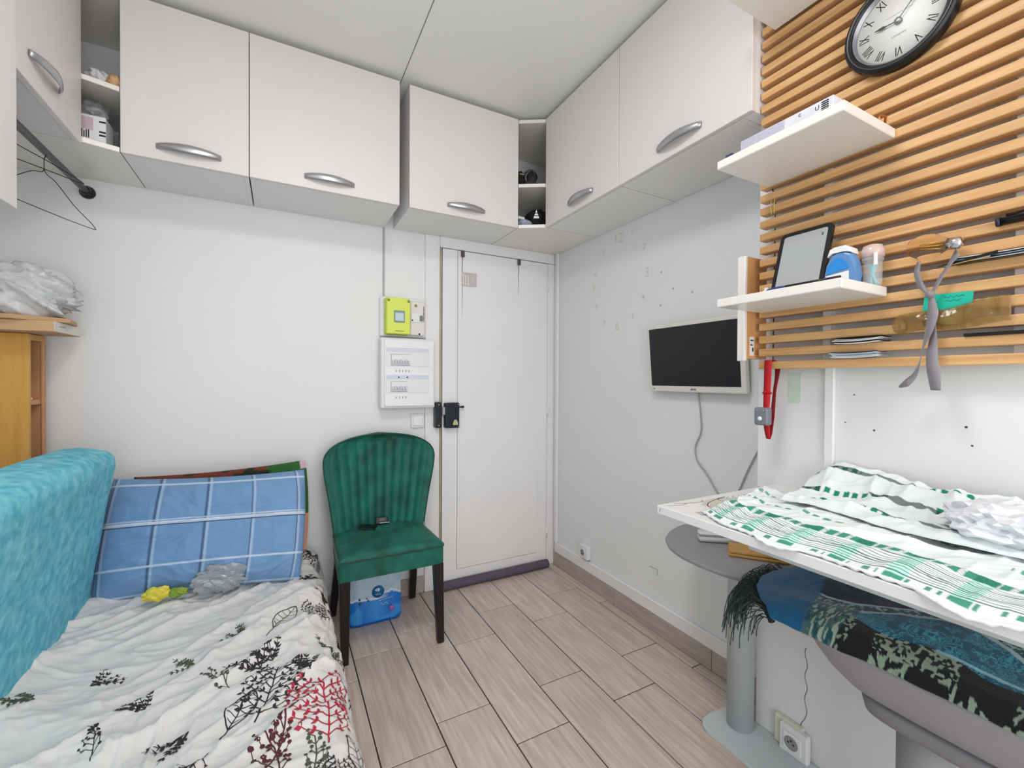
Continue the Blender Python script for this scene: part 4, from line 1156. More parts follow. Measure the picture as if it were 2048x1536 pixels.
def decal(name, polys, a0, y0, ang, sc_, mt_, parent):
    """flat print: 2-D polygons mapped onto the cloth"""
    c, s = math.cos(ang), math.sin(ang)
    V2, Fc = [], []
    fine = []
    for poly in polys:
        if len(poly) == 4 and math.dist(poly[0], poly[1]) * sc_ > 0.014 and abs(math.dist(poly[0], poly[1]) - math.dist(poly[3], poly[2])) < 0.02:
            k_ = int(math.dist(poly[0], poly[1]) * sc_ / 0.006) + 1
            P0, P1, P2, P3 = (np.array(p) for p in poly)
            for q in range(k_):
                t0, t1 = q / k_, (q + 1) / k_
                fine.append([tuple(P0 + (P1 - P0) * t0), tuple(P0 + (P1 - P0) * t1), tuple(P3 + (P2 - P3) * t1), tuple(P3 + (P2 - P3) * t0)])
        else:
            fine.append(poly)
    for poly in fine:
        b = len(V2)
        V2 += [(a0 + sc_ * (px * c - py * s), y0 + sc_ * (px * s + py * c)) for px, py in poly]
        Fc.append(tuple(range(b, b + len(poly))))
    A_ = np.array(V2)
    A_[:, 0] = np.clip(A_[:, 0], 0.02, ARC - 0.012); A_[:, 1] = np.clip(A_[:, 1], 0.2, 2.36)
    P = sheet_pt(A_[:, 0], A_[:, 1]); N = sheet_normal(A_[:, 0], A_[:, 1])
    return mk(name, P + N * 0.0036, Fc, mt_, parent)


def strip(p, q, w0, w1):
    d = np.array(q) - np.array(p); L_ = np.hypot(*d) + 1e-9
    n = np.array([-d[1], d[0]]) / L_
    p, q = np.array(p), np.array(q)
    return [tuple(p + n * w0), tuple(q + n * w1), tuple(q - n * w1), tuple(p - n * w0)]


def leaf_poly(p, ang, l, w):
    d = np.array([math.cos(ang), math.sin(ang)]); n = np.array([-d[1], d[0]]); p = np.array(p)
    return [tuple(p), tuple(p + d * l * 0.45 + n * w), tuple(p + d * l), tuple(p + d * l * 0.45 - n * w)]


def fern(rnd, n=9, lw=0.075):
    polys = []
    for k in range(n):
        t0, t1 = k / n, (k + 1) / n
        polys.append(strip((0.04 * math.sin(3 * t0), t0), (0.04 * math.sin(3 * t1), t1), 0.010, 0.008))
    for k in range(1, n):
        t = k / n
        L_ = 0.42 * math.sin(PI * (0.12 + 0.80 * t)) + 0.05
        for sg in (-1, 1):
            an = PI / 2 + sg * (1.0 - 0.25 * t)
            base = np.array((0.04 * math.sin(3 * t), t))
            d = np.array([math.cos(an), math.sin(an)])
            tip = base + d * L_
            polys.append(strip(base, tip, 0.007, 0.004))
            m = max(2, int(L_ / 0.105))
            for q in range(1, m + 1):
                p = base + d * L_ * q / m
                for s2 in (-1, 1):
                    polys.append(leaf_poly(p, an + s2 * 0.75 + rnd.uniform(-0.15, 0.15), lw, lw * 0.24))
    return polys


def berry(rnd, nb=7):
    polys = []
    prev = (0, 0)
    for k in range(nb):
        t = (k + 1) / nb
        cur = (0.08 * math.sin(2.5 * t), t)
        polys.append(strip(prev, cur, 0.011, 0.010))
        for sg in (-1, 1):
            if rnd.random() < 0.2: continue
            an = PI / 2 + sg * rnd.uniform(0.5, 1.1)
            L_ = rnd.uniform(0.18, 0.42) * (1.1 - 0.6 * t)
            mid = (cur[0] + math.cos(an) * L_ * 0.6, cur[1] + math.sin(an) * L_ * 0.6)
            end = (mid[0] + math.cos(an - sg * 0.6) * L_ * 0.5, mid[1] + math.sin(an - sg * 0.6) * L_ * 0.5)
            polys += [strip(cur, mid, 0.008, 0.006), strip(mid, end, 0.006, 0.004)]
            r_ = rnd.uniform(0.025, 0.042)
            for cpt in (end, mid):
                polys.append([(cpt[0] + r_ * math.cos(2 * PI * q / 6), cpt[1] + r_ * math.sin(2 * PI * q / 6)) for q in range(6)])
        prev = cur
    return polys


def twig(rnd, n=6):
    polys = []
    for k in range(n):
        an = PI / 2 + rnd.uniform(-0.8, 0.8)
        L_ = rnd.uniform(0.5, 1.0)
        end = (math.cos(an) * L_, math.sin(an) * L_)
        polys.append(strip((0, 0), end, 0.012, 0.006))
        for q in range(1, 5):
            p = (end[0] * q / 5, end[1] * q / 5)
            for s2 in (-1, 1):
                polys.append(leaf_poly(p, an + s2 * 0.7, 0.13, 0.03))
    return polys


def outline_leaf(rnd):
    polys = []
    pts = [(0.28 * math.sin(PI * t), t) for t in np.linspace(0, 1, 9)]
    pts2 = [(-x, y) for x, y in pts]
    for L_ in (pts, pts2):
        for p, q in zip(L_[:-1], L_[1:]): polys.append(strip(p, q, 0.012, 0.012))
    polys.append(strip((0, -0.3), (0, 1), 0.014, 0.008))
    for t in (0.2, 0.35, 0.5, 0.65, 0.8):
        for sg in (-1, 1): polys.append(strip((0, t - 0.06), (sg * 0.26 * math.sin(PI * t), t + 0.05), 0.007, 0.005))
    return polys


sp_list = [  # kind, distance across from x, y, angle, size, ink
    ('fern', 0.100, 1.060, 0.05, 0.225, M_inkred), ('fern', -0.055, 1.20, -0.25, 0.20, M_inkblk), ('twig', -0.02, 1.44, 0.4, 0.10, M_inkblk),
    ('berry', -0.03, 1.02, -0.2, 0.17, M_inkbrn), ('berry', 0.0, 0.99, 0.25, 0.15, M_inkbrn), ('berry', 0.05, 0.95, -0.1, 0.14, M_inkgrn), ('leaf', 0.145, 0.99, 0.5, 0.11, M_inkblk),
    ('twig', 0.07, 1.32, 0.2, 0.10, M_inkblk), ('twig', 0.12, 1.42, -0.3, 0.11, M_inkgrn), ('twig', -0.05, 1.42, 0.6, 0.12, M_inkblk), ('berry', -0.12, 1.36, 0.5, 0.12, M_inkgrn),
    ('fern', 0.11, 1.62, 0.1, 0.13, M_inkblk), ('twig', 0.13, 1.80, 0.2, 0.11, M_inkblk), ('twig', 0.09, 1.95, -0.1, 0.12, M_inkblk), ('berry', 0.125, 1.88, 0.1, 0.05, M_inkred), ('fern', 0.13, 2.10, 0.3, 0.14, M_inkblk), ('twig', 0.11, 2.22, 0.0, 0.10, M_inkblk),
    ('twig', -0.19, 1.25, 2.2, 0.10, M_inkblk), ('berry', -0.14, 1.16, 2.7, 0.14, M_inkblk), ('leaf', -0.11, 1.22, -0.4, 0.12, M_inkblk), ('twig', -0.30, 1.39, 0.8, 0.09, M_inkblk), ('berry', -0.36, 1.24, 0.3, 0.10, M_inkblk), ('twig', -0.54, 1.50, 1.3, 0.09, M_inkgrn), ('twig', -0.45, 1.55, -1.0, 0.08, M_inkblk), ('leaf', -0.02, 1.62, -0.6, 0.12, M_inkgrn), ('twig', -0.10, 1.62, 0.9, 0.10, M_inkgrn), ('twig', -0.22, 1.55, 1.2, 0.08, M_inkgrn),
    ('fern', 0.10, 0.88, -0.1, 0.13, M_inkblk), ('berry', -0.1, 0.9, 0.2, 0.14, M_inkblk)]
for kind, x, y, an, sz, ink in sp_list:
    rnd = random.Random(int((x + 3) * 1000 + y * 77))
    a0 = float(np.interp(x, cp_[:9, 0], arc[:9])) if x < 0.1 else float(np.interp(x, [0.1, 0.16], [arc[6], arc[6] + 0.13]))
    polys = {'fern': fern, 'berry': berry, 'twig': twig, 'leaf': outline_leaf}[kind](rnd)
    decal('printed_sprig', polys, a0, y, an, sz, ink, sh)
for y, x in ((0.92, 0.30), (1.36, 0.30), (1.52, 0.24), (1.70, 0.28), (1.86, 0.22)):   # prints on the overhang
    rnd = random.Random(int(y * 91))
    decal('printed_sprig', (twig if int(y * 50) % 2 else berry)(rnd), arc[6] + x * 0.6, y, 2.9 + rnd.uniform(-0.4, 0.4), 0.10, M_inkblk, sh)


# pillows: inflated rectangles
def pillow(name, c, ex, ey, en, w, h, t, colf, parent, seed, n=70, m=56, mt_=None):
    """c centre; ex right, ey up, en front unit vectors"""
    c, ex, ey, en = Vector(c), Vector(ex).normalized(), Vector(ey).normalized(), Vector(en).normalized()
    U, V_ = np.meshgrid(np.linspace(-1, 1, n), np.linspace(-1, 1, m), indexing='ij')
    pinch = 1 - 0.05 * (1 - U ** 2) * 0 
    X = U * w / 2 * (1 - 0.035 * (1 - V_ ** 2) * -1 - 0.03)
    Y = V_ * h / 2 * (1 - 0.06 * (1 - U ** 2))
    inf = np.clip((1 - U ** 4) * (1 - V_ ** 4), 0, 1) ** 0.55
    wr = (ridge(U * 2.2 + 5, V_ * 3 + 2 * vn(U * 2, V_ * 2, seed), seed, 3) - 0.45)
    def P(sg):
        D = sg * (t / 2 * inf + 0.10 * t * wr * inf)
        return np.stack([c[i] + X * ex[i] + Y * ey[i] + D * en[i] for i in range(3)], -1)
    col = None if colf is None else colf(U, V_)
    return two_sided(name, P(1), P(-1), mt_ or M_cloth, parent, col)


def lerp_c(base, c, m): return base * (1 - m[..., None]) + np.array(lin(c)) * m[..., None]


def check_blue(U, V_):
    base = np.ones(U.shape + (3,)) * np.array(lin((116, 152, 194)))
    nn = fbm(U * 6, V_ * 5, 2, 3)
    base = base * (1 + 0.10 * nn[..., None])
    def band(q, c0, w): return (np.abs(q - c0) < w).astype(float)
    for u0 in (-0.94, -0.50, -0.03, 0.42, 0.90):
        base = lerp_c(base, (176, 200, 224), band(U, u0, 0.014) * 0.7)
        base = lerp_c(base, (40, 62, 100), band(U, u0 - 0.024, 0.008) * 0.7)
    for v0, w in ((0.86, 0.016), (-0.52, 0.018), (-0.96, 0.016)):
        base = lerp_c(base, (200, 216, 234), band(V_, v0, w) * 0.85)
    for dv, c in ((0.0, (214, 224, 236)), (0.032, (200, 214, 230)), (-0.032, (190, 206, 226)), (-0.058, (30, 44, 76))):
        base = lerp_c(base, c, band(V_, 0.20 + dv, 0.009))
    return base


def print_dark(U, V_):
    q = vn(U * 3 + 2, V_ * 2.2, 5)
    c = np.ones(U.shape + (3,)) * np.array(lin((44, 96, 40)))
    c = lerp_c(c, (110, 52, 34), (q > 0.52).astype(float))
    c = lerp_c(c, (26, 34, 24), (vn(U * 7, V_ * 7, 8) > 0.72).astype(float))
    c = lerp_c(c, (214, 150, 120), ((U > 0.9) & (V_ < -0.2)).astype(float))
    c = lerp_c(c, (212, 180, 200), ((U > 0.93) & (V_ > 0.8)).astype(float))
    return c


p1 = empty('blue_pillow', (-0.25, 2.06, 0.40), 'blue checked pillow standing against the back wall', 'pillow')
pillow('pillow', (-0.255, 2.105, 0.590), (1, -0.17, -0.005), (0.055, 0.335, 0.94), (0.16, -0.93, 0.33), 0.70, 0.45, 0.19, check_blue, p1, 61, 150, 120)
p2 = empty('patterned_pillow', (-0.2, 2.28, 0.40), 'green and brown patterned pillow behind the blue pillow', 'pillow')
pillow('pillow', (-0.215, 2.272, 0.600), (1, -0.02, 0.035), (0.0, 0.22, 0.975), (0, -0.975, 0.22), 0.66, 0.41, 0.10, print_dark, p2, 71, 90, 70)
yp = empty('yellow_packet', (-0.38, 1.975, 0.40), 'crumpled yellow and green packet at the foot of the blue pillow', 'packet')
blob('yellow_side', (-0.392, 1.965, 0.428), (0.040, 0.018, 0.026), mat('yellow wrapper', (224, 206, 70), 0.4), yp, 81, 0.5, 2.4, 3, smooth=False)
blob('green_side', (-0.330, 1.965, 0.422), (0.032, 0.016, 0.016), mat('green wrapper', (132, 160, 48), 0.4), yp, 83, 0.5, 2.4, 3, smooth=False)
cb2 = empty('clear_film', (-0.22, 1.965, 0.40), 'crumpled clear plastic film in front of the blue pillow', 'plastic film')
blob('film', (-0.200, 1.962, 0.446), (0.080, 0.020, 0.050), mat('silvery film', (176, 178, 182), 0.2, alpha=0.7, spec=0.9), cb2, 85, 0.7, 2.2, 4, smooth=False)

# ------------------------------------------------------------------ green velvet chair
ch = empty('dining_chair', (0.44, 2.1, 0), 'green velvet shell-back chair with black legs by the door', 'chair')


def seat_outline(ins=0.0):
    r = 0.03
    pts = []
    cs_ = [(0.207 + ins, 1.888 + ins), (0.660 - ins, 1.888 + ins), (0.648 - ins, 2.270 - ins), (0.224 + ins, 2.270 - ins)]
    for i, c in enumerate(cs_):
        c = Vector(c); a = (Vector(cs_[i - 1]) - c).normalized(); b = (Vector(cs_[(i + 1) % 4]) - c).normalized()
        for t in (0, 0.25, 0.5, 0.75, 1):
            p = c + a * r * (1 - t) ** 2 + b * r * t ** 2
            pts.append((p.x, p.y))
    return pts


def rings(name, outs, mt_, parent, smooth=True):
    """stack of closed outlines [(pts, z)] capped at both ends"""
    n = len(outs[0][0])
    V, Fc = [], []
    for pts, z in outs: V += [(x, y, z) for x, y in pts]
    for i in range(len(outs) - 1):
        for k_ in range(n): Fc.append((i * n + k_, i * n + (k_ + 1) % n, (i + 1) * n + (k_ + 1) % n, (i + 1) * n + k_))
    Fc.append(tuple(range(n))[::-1]); Fc.append(tuple((len(outs) - 1) * n + k_ for k_ in range(n)))
    return mk(name, V, Fc, mt_, parent, smooth)


rings('seat_skirt', [(seat_outline(0.002), 0.366), (seat_outline(0.0), 0.369), (seat_outline(0.0), 0.440), (seat_outline(0.004), 0.446)], M_velvet, ch, False)
# cushion: crowned grid with flutes that run from back to front and fade out
U, V_ = np.meshgrid(np.linspace(-1, 1, 97), np.linspace(0, 1, 48), indexing='ij')
edge = np.clip((1 - np.abs(U) ** 10) * (1 - np.abs(2 * V_ - 1) ** 10), 0, 1) ** 0.4
flu = -0.006 * np.clip(1 - np.abs(np.sin(U * PI * 5.5)) * 2.6, 0, 1) * np.clip((V_ - 0.35) / 0.3, 0, 1) * (np.abs(U) < 0.86)
hw = 0.2235 - 0.012 * V_
Zc = 0.4465 + 0.026 * edge + 0.006 * (1 - U ** 2) + flu
A = np.stack([0.4345 + U * hw, 1.890 + 0.378 * V_, Zc], -1)
B = A.copy(); B[..., 2] = 0.4455
two_sided('seat_cushion', A, B, M_velvet, ch)
tube('seat_piping', [(x, y, 0.4465) for x, y in seat_outline(-0.001)], 0.0042, M_piping, ch, n=6, closed=True)


# shell back
NB = 313; NVb = 64
U, V_ = np.meshgrid(np.linspace(-1, 1, NB), np.linspace(0, 1, NVb), indexing='ij')
zz = 0.452 + 0.468 * V_
def back_w(z):
    low = np.interp(z, [0.452, 0.50, 0.56, 0.62, 0.68, 0.74, 0.79], [0.214, 0.222, 0.232, 0.243, 0.256, 0.268, 0.274])
    t_ = np.clip((z - 0.79) / 0.130, 0, 1)
    return np.where(z > 0.79, 0.274 * np.clip(1 - t_ ** 2.3, 0, 1) ** (1 / 2.15), low)


# even out the rows so that the crown is round
vz = 0.452 + 0.468 * np.sin(np.linspace(0, PI / 2, NVb))
zz = np.broadcast_to(vz, U.shape)
hw = np.maximum(back_w(zz), 0.004)
wfan = 0.214 + 0.178 * (zz - 0.452)
Uf = U * hw / wfan                      # flutes fan out in straight lines
edge = np.clip((1 - np.abs(U) ** 6), 0, 1) ** 0.5 * np.clip((0.9202 - zz) / 0.03, 0, 1) ** 0.5
# fan of flutes: they spread from the seat to the crown, so they follow U
mask = np.clip((0.90 - np.abs(U)) / 0.06, 0, 1) * np.clip((hw * 0 + 0.888 - zz) / 0.015, 0, 1)
lean = 2.262 + 0.075 * (zz - 0.452) / 0.468 * 1.15
wrap = -0.060 * np.abs(U) ** 2.2
fr_u = ((Uf * 6.0 + 0.5) % 1.0) * 2 - 1
front = lean + wrap - 0.016 * edge - 0.013 * mask * (np.sqrt(np.clip(1 - fr_u ** 2, 0, 1)) - 0.55)
backY = lean + wrap * 0.9 + 0.030 + 0.012 * edge
xc = 0.438 + 0.022 * (zz - 0.452) / 0.468
A = np.stack([xc + U * hw, front, zz], -1)
B = np.stack([xc + U * hw, np.minimum(backY, YB - 0.006), zz], -1)
two_sided('backrest', A, B, M_velvet, ch)
rimpts = [tuple(A[0, j]) for j in range(NVb)] + [tuple(A[i, -1]) for i in range(0, NB, 16)][1:-1] + [tuple(A[-1, j]) for j in range(NVb - 1, -1, -1)]
rimpts = rimpts[::2]
tube('back_piping', [(x, y - 0.001, z) for x, y, z in rimpts], 0.0038, M_piping, ch, n=6)


def leg(x0, y0, z0, x1, y1, s0, s1):
    V = []
    for x, y, z, s in ((x0, y0, z0, s0), (x1, y1, 0.0, s1)):
        V += [(x - s, y - s, z), (x + s, y - s, z), (x + s, y + s, z), (x - s, y + s, z)]
    bm = bmesh.new()
    bv = [bm.verts.new(v) for v in V]
    for f in ((3, 2, 1, 0), (4, 5, 6, 7), (0, 1, 5, 4), (1, 2, 6, 5), (2, 3, 7, 6), (3, 0, 4, 7)): bm.faces.new([bv[i] for i in f])
    bmesh.ops.recalc_face_normals(bm, faces=bm.faces)
    bmesh.ops.bevel(bm, geom=list(bm.edges), offset=0.003, segments=1, affect='EDGES')
    return from_bm('leg', bm, M_ebony, ch)


leg(0.634, 1.914, 0.368, 0.646, 1.910, 0.0215, 0.0150)
leg(0.233, 1.914, 0.368, 0.238, 1.940, 0.0215, 0.0150)
leg(0.615, 2.238, 0.368, 0.640, 2.372, 0.0195, 0.0160)
leg(0.252, 2.238, 0.368, 0.232, 2.372, 0.0195, 0.0160)

ph = empty('mobile_phone', (0.37, 2.19, 0.479), 'black mobile phone lying on the green chair seat', 'phone')
Mp = Matrix.Translation((0.372, 2.185, 0.4808)) @ Matrix.Rotation(math.radians(-32), 4, 'Z')
bm = bmesh.new(); add_box(bm, -0.040, 0.040, -0.026, 0.026, 0, 0.009, 0.003, 2, Mp); from_bm('body', bm, M_black, ph)
bm = bmesh.new(); add_box(bm, -0.036, 0.036, -0.023, 0.023, 0.0088, 0.0094, 0, 1, Mp); from_bm('screen', bm, M_blackgl, ph)
bm = bmesh.new(); add_box(bm, -0.034, 0.036, -0.0268, -0.0258, 0.002, 0.0045, 0, 1, Mp); from_bm('side_trim', bm, M_chrome, ph)
p2_ = empty('black_gadget', (0.44, 2.2, 0.48), 'black gadget with small display propped behind the phone', 'gadget')
Mg = Matrix.Translation((0.445, 2.212, 0.4815)) @ Matrix.Rotation(math.radians(-8), 4, 'Z') @ Matrix.Rotation(math.radians(-28), 4, 'X')
bm = bmesh.new(); add_box(bm, -0.030, 0.030, -0.004, 0.008, 0.0, 0.034, 0.004, 2, Mg); from_bm('body', bm, M_black, p2_)
bm = bmesh.new(); add_box(bm, -0.012, 0.014, -0.0046, -0.004, 0.014, 0.028, 0, 1, Mg); from_bm('display', bm, mat('dark grey display', (70, 72, 76), 0.3), p2_)
bm = bmesh.new(); add_box(bm, -0.012, 0.036, -0.014, -0.004, 0.0, 0.004, 0.001, 1, Mg); from_bm('foot', bm, M_chrome, p2_)

# ------------------------------------------------------------------ pack of water bottles under the chair
wp = empty('water_pack', (0.42, 2.27, 0), 'shrink-wrapped blue pack of water bottles under the green chair', 'bottle pack')
NA, NH = 168, 90
X0, X1, Y0, Y1 = 0.290, 0.540, 2.196, 2.350
cx_, cy_ = (X0 + X1) / 2, (Y0 + Y1) / 2
th = np.linspace(0, 2 * PI, NA, endpoint=False)
hh = np.linspace(0, 1, NH)
TH, HH = np.meshgrid(th, hh, indexing='ij')
ct, st_ = np.cos(TH), np.sin(TH)
pw = 0.22
bx_ = np.sign(ct) * np.abs(ct) ** pw; by_ = np.sign(st_) * np.abs(st_) ** pw
bul = 1 + 0.028 * np.cos(bx_ * PI * 3) * (np.abs(st_) > 0.5) + 0.02 * np.cos(by_ * PI * 2) * (np.abs(ct) > 0.7)
shr = 1 - 0.16 * np.clip((HH - 0.78) / 0.22, 0, 1) ** 1.6 - 0.03 * np.clip((0.05 - HH) / 0.05, 0, 1)
cr = (ridge(bx_ * 4 + by_ * 3, HH * 5, 91, 3) - 0.45) * 0.05 * (0.3 + HH)
P = np.stack([cx_ + bx_ * (X1 - X0) / 2 * shr * (bul + cr), cy_ + by_ * (Y1 - Y0) / 2 * shr * (bul + cr), 0.002 + 0.292 * HH + 0 * ct], -1)
xn = (P[..., 0] - X0) / (X1 - X0)
ridge_h = 0.40 + 0.10 * np.clip(1 - np.abs(xn - 0.80) / 0.22, 0, 1) + 0.05 * np.clip(1 - np.abs(xn - 0.62) / 0.1, 0, 1) + 0.03 * np.clip(1 - np.abs(xn - 0.15) / 0.12, 0, 1) + 0.025 * np.abs(((xn * 9) % 1) - 0.5)
blue = (HH < ridge_h).astype(float)
base = np.ones(P.shape) * np.array(lin((176, 200, 216)))
base = base * (0.92 + 0.16 * vn(xn * 9, HH * 7, 3))[..., None]
base = lerp_c(base, (28, 122, 214), blue)
base = lerp_c(base, (52, 150, 228), blue * (vn(xn * 6, HH * 6, 6) > 0.6))
base = lerp_c(base, (222, 232, 240), ((HH >= ridge_h) & (HH < ridge_h + 0.035)).astype(float))
base = lerp_c(base, (14, 86, 178), (HH < 0.04).astype(float))
P2 = np.concatenate([P, (np.array([cx_, cy_, 0.296]) * 0.75 + P[:, -1:] * 0.25)], axis=1)
b2 = np.concatenate([base, base[:, -1:]], axis=1)
wrapm = mat('glossy printed wrap', (255, 255, 255), 0.22, vcol=True, spec=0.7)
grid('wrap', P2, wrapm, wp, col=b2, closeu=True)
for i in range(3):
    for j in range(2):
        x, y = cx_ + (i - 1) * 0.074, cy_ + (j - 0.5) * 0.072
        lathe('bottle_cap', [(0.0145, 0.290), (0.0145, 0.312), (0.012, 0.314)], (x, y, 0), (0, 0, 1), mat('blue cap', (60, 110, 170), 0.4), wp, n=14)
yf_ = Y0 - 0.0065
em = lathe('emblem', [(0.029, 0), (0.029, 0.0006)], (0.423, yf_, 0.158), (0, -1, 0), mat('emblem blue', (18, 106, 166), 0.3), wp, n=28)


def flat_y(name, pts, y, m_, parent): return mk(name, [(x, y, z) for x, z in pts], [tuple(range(len(pts)))], m_, parent)


M_pw = mat('white print', (226, 240, 248), 0.35)
ex_, ez_ = 0.423, 0.168
flat_y('arrow_mark', [(ex_ - 0.016, ez_), (ex_ - 0.005, ez_ + 0.008), (ex_ - 0.005, ez_ + 0.004), (ex_ - 0.009, ez_), (ex_ - 0.005, ez_ - 0.004), (ex_ - 0.005, ez_ - 0.008)], yf_ - 0.0009, M_pw, em)
flat_y('letter_mark', [(ex_ - 0.002, ez_ + 0.009), (ex_ + 0.010, ez_ + 0.004), (ex_ + 0.006, ez_ + 0.001), (ex_ + 0.003, ez_ + 0.003), (ex_ + 0.003, ez_ - 0.003), (ex_ + 0.006, ez_ - 0.001), (ex_ + 0.010, ez_ - 0.004), (ex_ - 0.002, ez_ - 0.009)], yf_ - 0.0009, M_pw, em)
tube('emblem_word', smooth_pts([(0.410 + 0.0026 * k_, yf_ - 0.0010, 0.146 + 0.0035 * math.sin(k_ * 1.9)) for k_ in range(11)], 3), 0.0008, M_pw, em, n=4)
tube('printed_words', smooth_pts([(0.425 + 0.0042 * k_, yf_ - 0.0006, 0.113 + 0.0004 * k_ + 0.0032 * math.sin(k_ * 2.2)) for k_ in range(17)], 3), 0.0008, M_pw, wp, n=4)
tube('printed_words', smooth_pts([(0.432 + 0.0060 * k_, yf_ - 0.0006, 0.094 + 0.0065 * math.sin(k_ * 1.7)) for k_ in range(8)], 3), 0.0011, M_pw, wp, n=4)
lathe('seal', [(0.0155, 0), (0.0155, 0.0005)], (0.490, yf_, 0.062), (0, -1, 0), mat('lilac seal', (150, 110, 186), 0.4), wp, n=20)
for a, b, c, d in ((0.336, 0.126, 0.008, 0.010), (0.338, 0.106, 0.009, 0.008), (0.376, 0.112, 0.007, 0.006), (0.370, 0.124, 0.005, 0.005)):
    lathe('hole_mark', [(c * 0.7, 0), (c * 0.7, 0.0005)], (a, yf_ + 0.001, b + 0.01), (0, -1, 0), mat('dark teal', (30, 96, 120), 0.4), wp, n=7)

# ------------------------------------------------------------------ wall table
ZT = 0.885
tbl = empty('wall_table', (1.1, 0.35, 0.80), 'white wall-fixed table with line-drawn leaves at its corner', 'table')
M_ttop = mat('white table laminate', (228, 228, 228), 0.35)
box('table_top', 0.842, XU - 0.001, -0.20, 0.803, ZT - 0.021, ZT, M_ttop, tbl, bev=0.0015)
box('frame_rail', 0.905, 0.925, -0.16, 0.60, ZT - 0.052, ZT - 0.0215, M_lightgrey, tbl, bev=0.001)
box('wall_bracket', XU - 0.03, XU - 0.001, -0.15, 0.78, ZT - 0.06, ZT - 0.0215, M_lightgrey, tbl, bev=0.001)
M_beige = mat('beige print', (206, 198, 188), 0.5)
M_line = mat('dark line print', (74, 70, 74), 0.5)


def tprint(name, polys, m_):
    V, Fc = [], []
    for poly in polys:
        b = len(V); V += [(x, y, ZT + 0.0004) for x, y in poly]; Fc.append(tuple(range(b, b + len(poly))))
    bm = bmesh.new()
    bv = [bm.verts.new(v) for v in V]
    for f in Fc:
        fc = bm.faces.new([bv[i] for i in f]); 
        fc.normal_update()
        if fc.normal.z < 0: fc.normal_flip()
    bm.verts.index_update()
    V = [tuple(v.co) for v in bm.verts]; Fc = [[v.index for v in f.verts] for f in bm.faces]; bm.free()
    return mk(name, V, Fc, m_, tbl)


def ell(cx, cy, a, b, rot, n=26):
    return [(cx + a * math.cos(t) * math.cos(rot) - b * math.sin(t) * math.sin(rot), cy + a * math.cos(t) * math.sin(rot) + b * math.sin(t) * math.cos(rot)) for t in np.linspace(0, 2 * PI, n, endpoint=False)]


def poly_line(pts, w):
    return [strip(p, q, w, w) for p, q in zip(pts[:-1], pts[1:])]


def arc_pts(cx, cy, a, b, rot, t0, t1, n=16):
    return [(cx + a * math.cos(t) * math.cos(rot) - b * math.sin(t) * math.sin(rot), cy + a * math.cos(t) * math.sin(rot) + b * math.sin(t) * math.cos(rot)) for t in np.linspace(t0, t1, n)]


tprint('printed_petal', [ell(1.005, 0.752, 0.060, 0.026, 0.15)], M_beige)
tprint('printed_line', poly_line(arc_pts(1.03, 0.735, 0.085, 0.034, 0.12, 1.2, 4.6), 0.0011), M_line)
tprint('printed_line', poly_line(arc_pts(0.93, 0.79, 0.05, 0.012, -0.3, -2.4, 0.4), 0.0009), M_line)
tprint('printed_line', poly_line(arc_pts(1.12, 0.74, 0.10, 0.03, -0.22, 2.2, 5.6), 0.0010), M_line)
for k_ in range(4): tprint('printed_line', poly_line(arc_pts(1.16 + 0.02 * k_, 0.752 - 0.004 * k_, 0.10, 0.02 + 0.004 * k_, -0.12, 2.6, 4.4), 0.0006), M_line)
tprint('printed_line', poly_line([(0.86, 0.786), (0.90, 0.772), (0.925, 0.78)], 0.0007), M_line)
tprint('printed_hatching', [strip((0.880 + 0.006 * k_, 0.718 - 0.002 * k_), (0.872 + 0.006 * k_, 0.690 - 0.001 * k_), 0.0007, 0.0007) for k_ in range(7)], M_line)['kind'] = 'stuff'
sc_pts = [(0.905 + 0.0042 * k_, 0.700 + 0.0075 * math.sin(k_ * 1.9) * (1 - 0.03 * k_) - 0.001 * k_) for k_ in range(20)]
tprint('printed_script', poly_line(sc_pts, 0.0010), M_line)
mk('edge_mark', [(0.8415, 0.795, ZT - 0.015), (0.8415, 0.792, ZT - 0.006), (0.8415, 0.791, ZT - 0.006), (0.8415, 0.794, ZT - 0.015)], [(0, 1, 2, 3)], M_line, tbl)


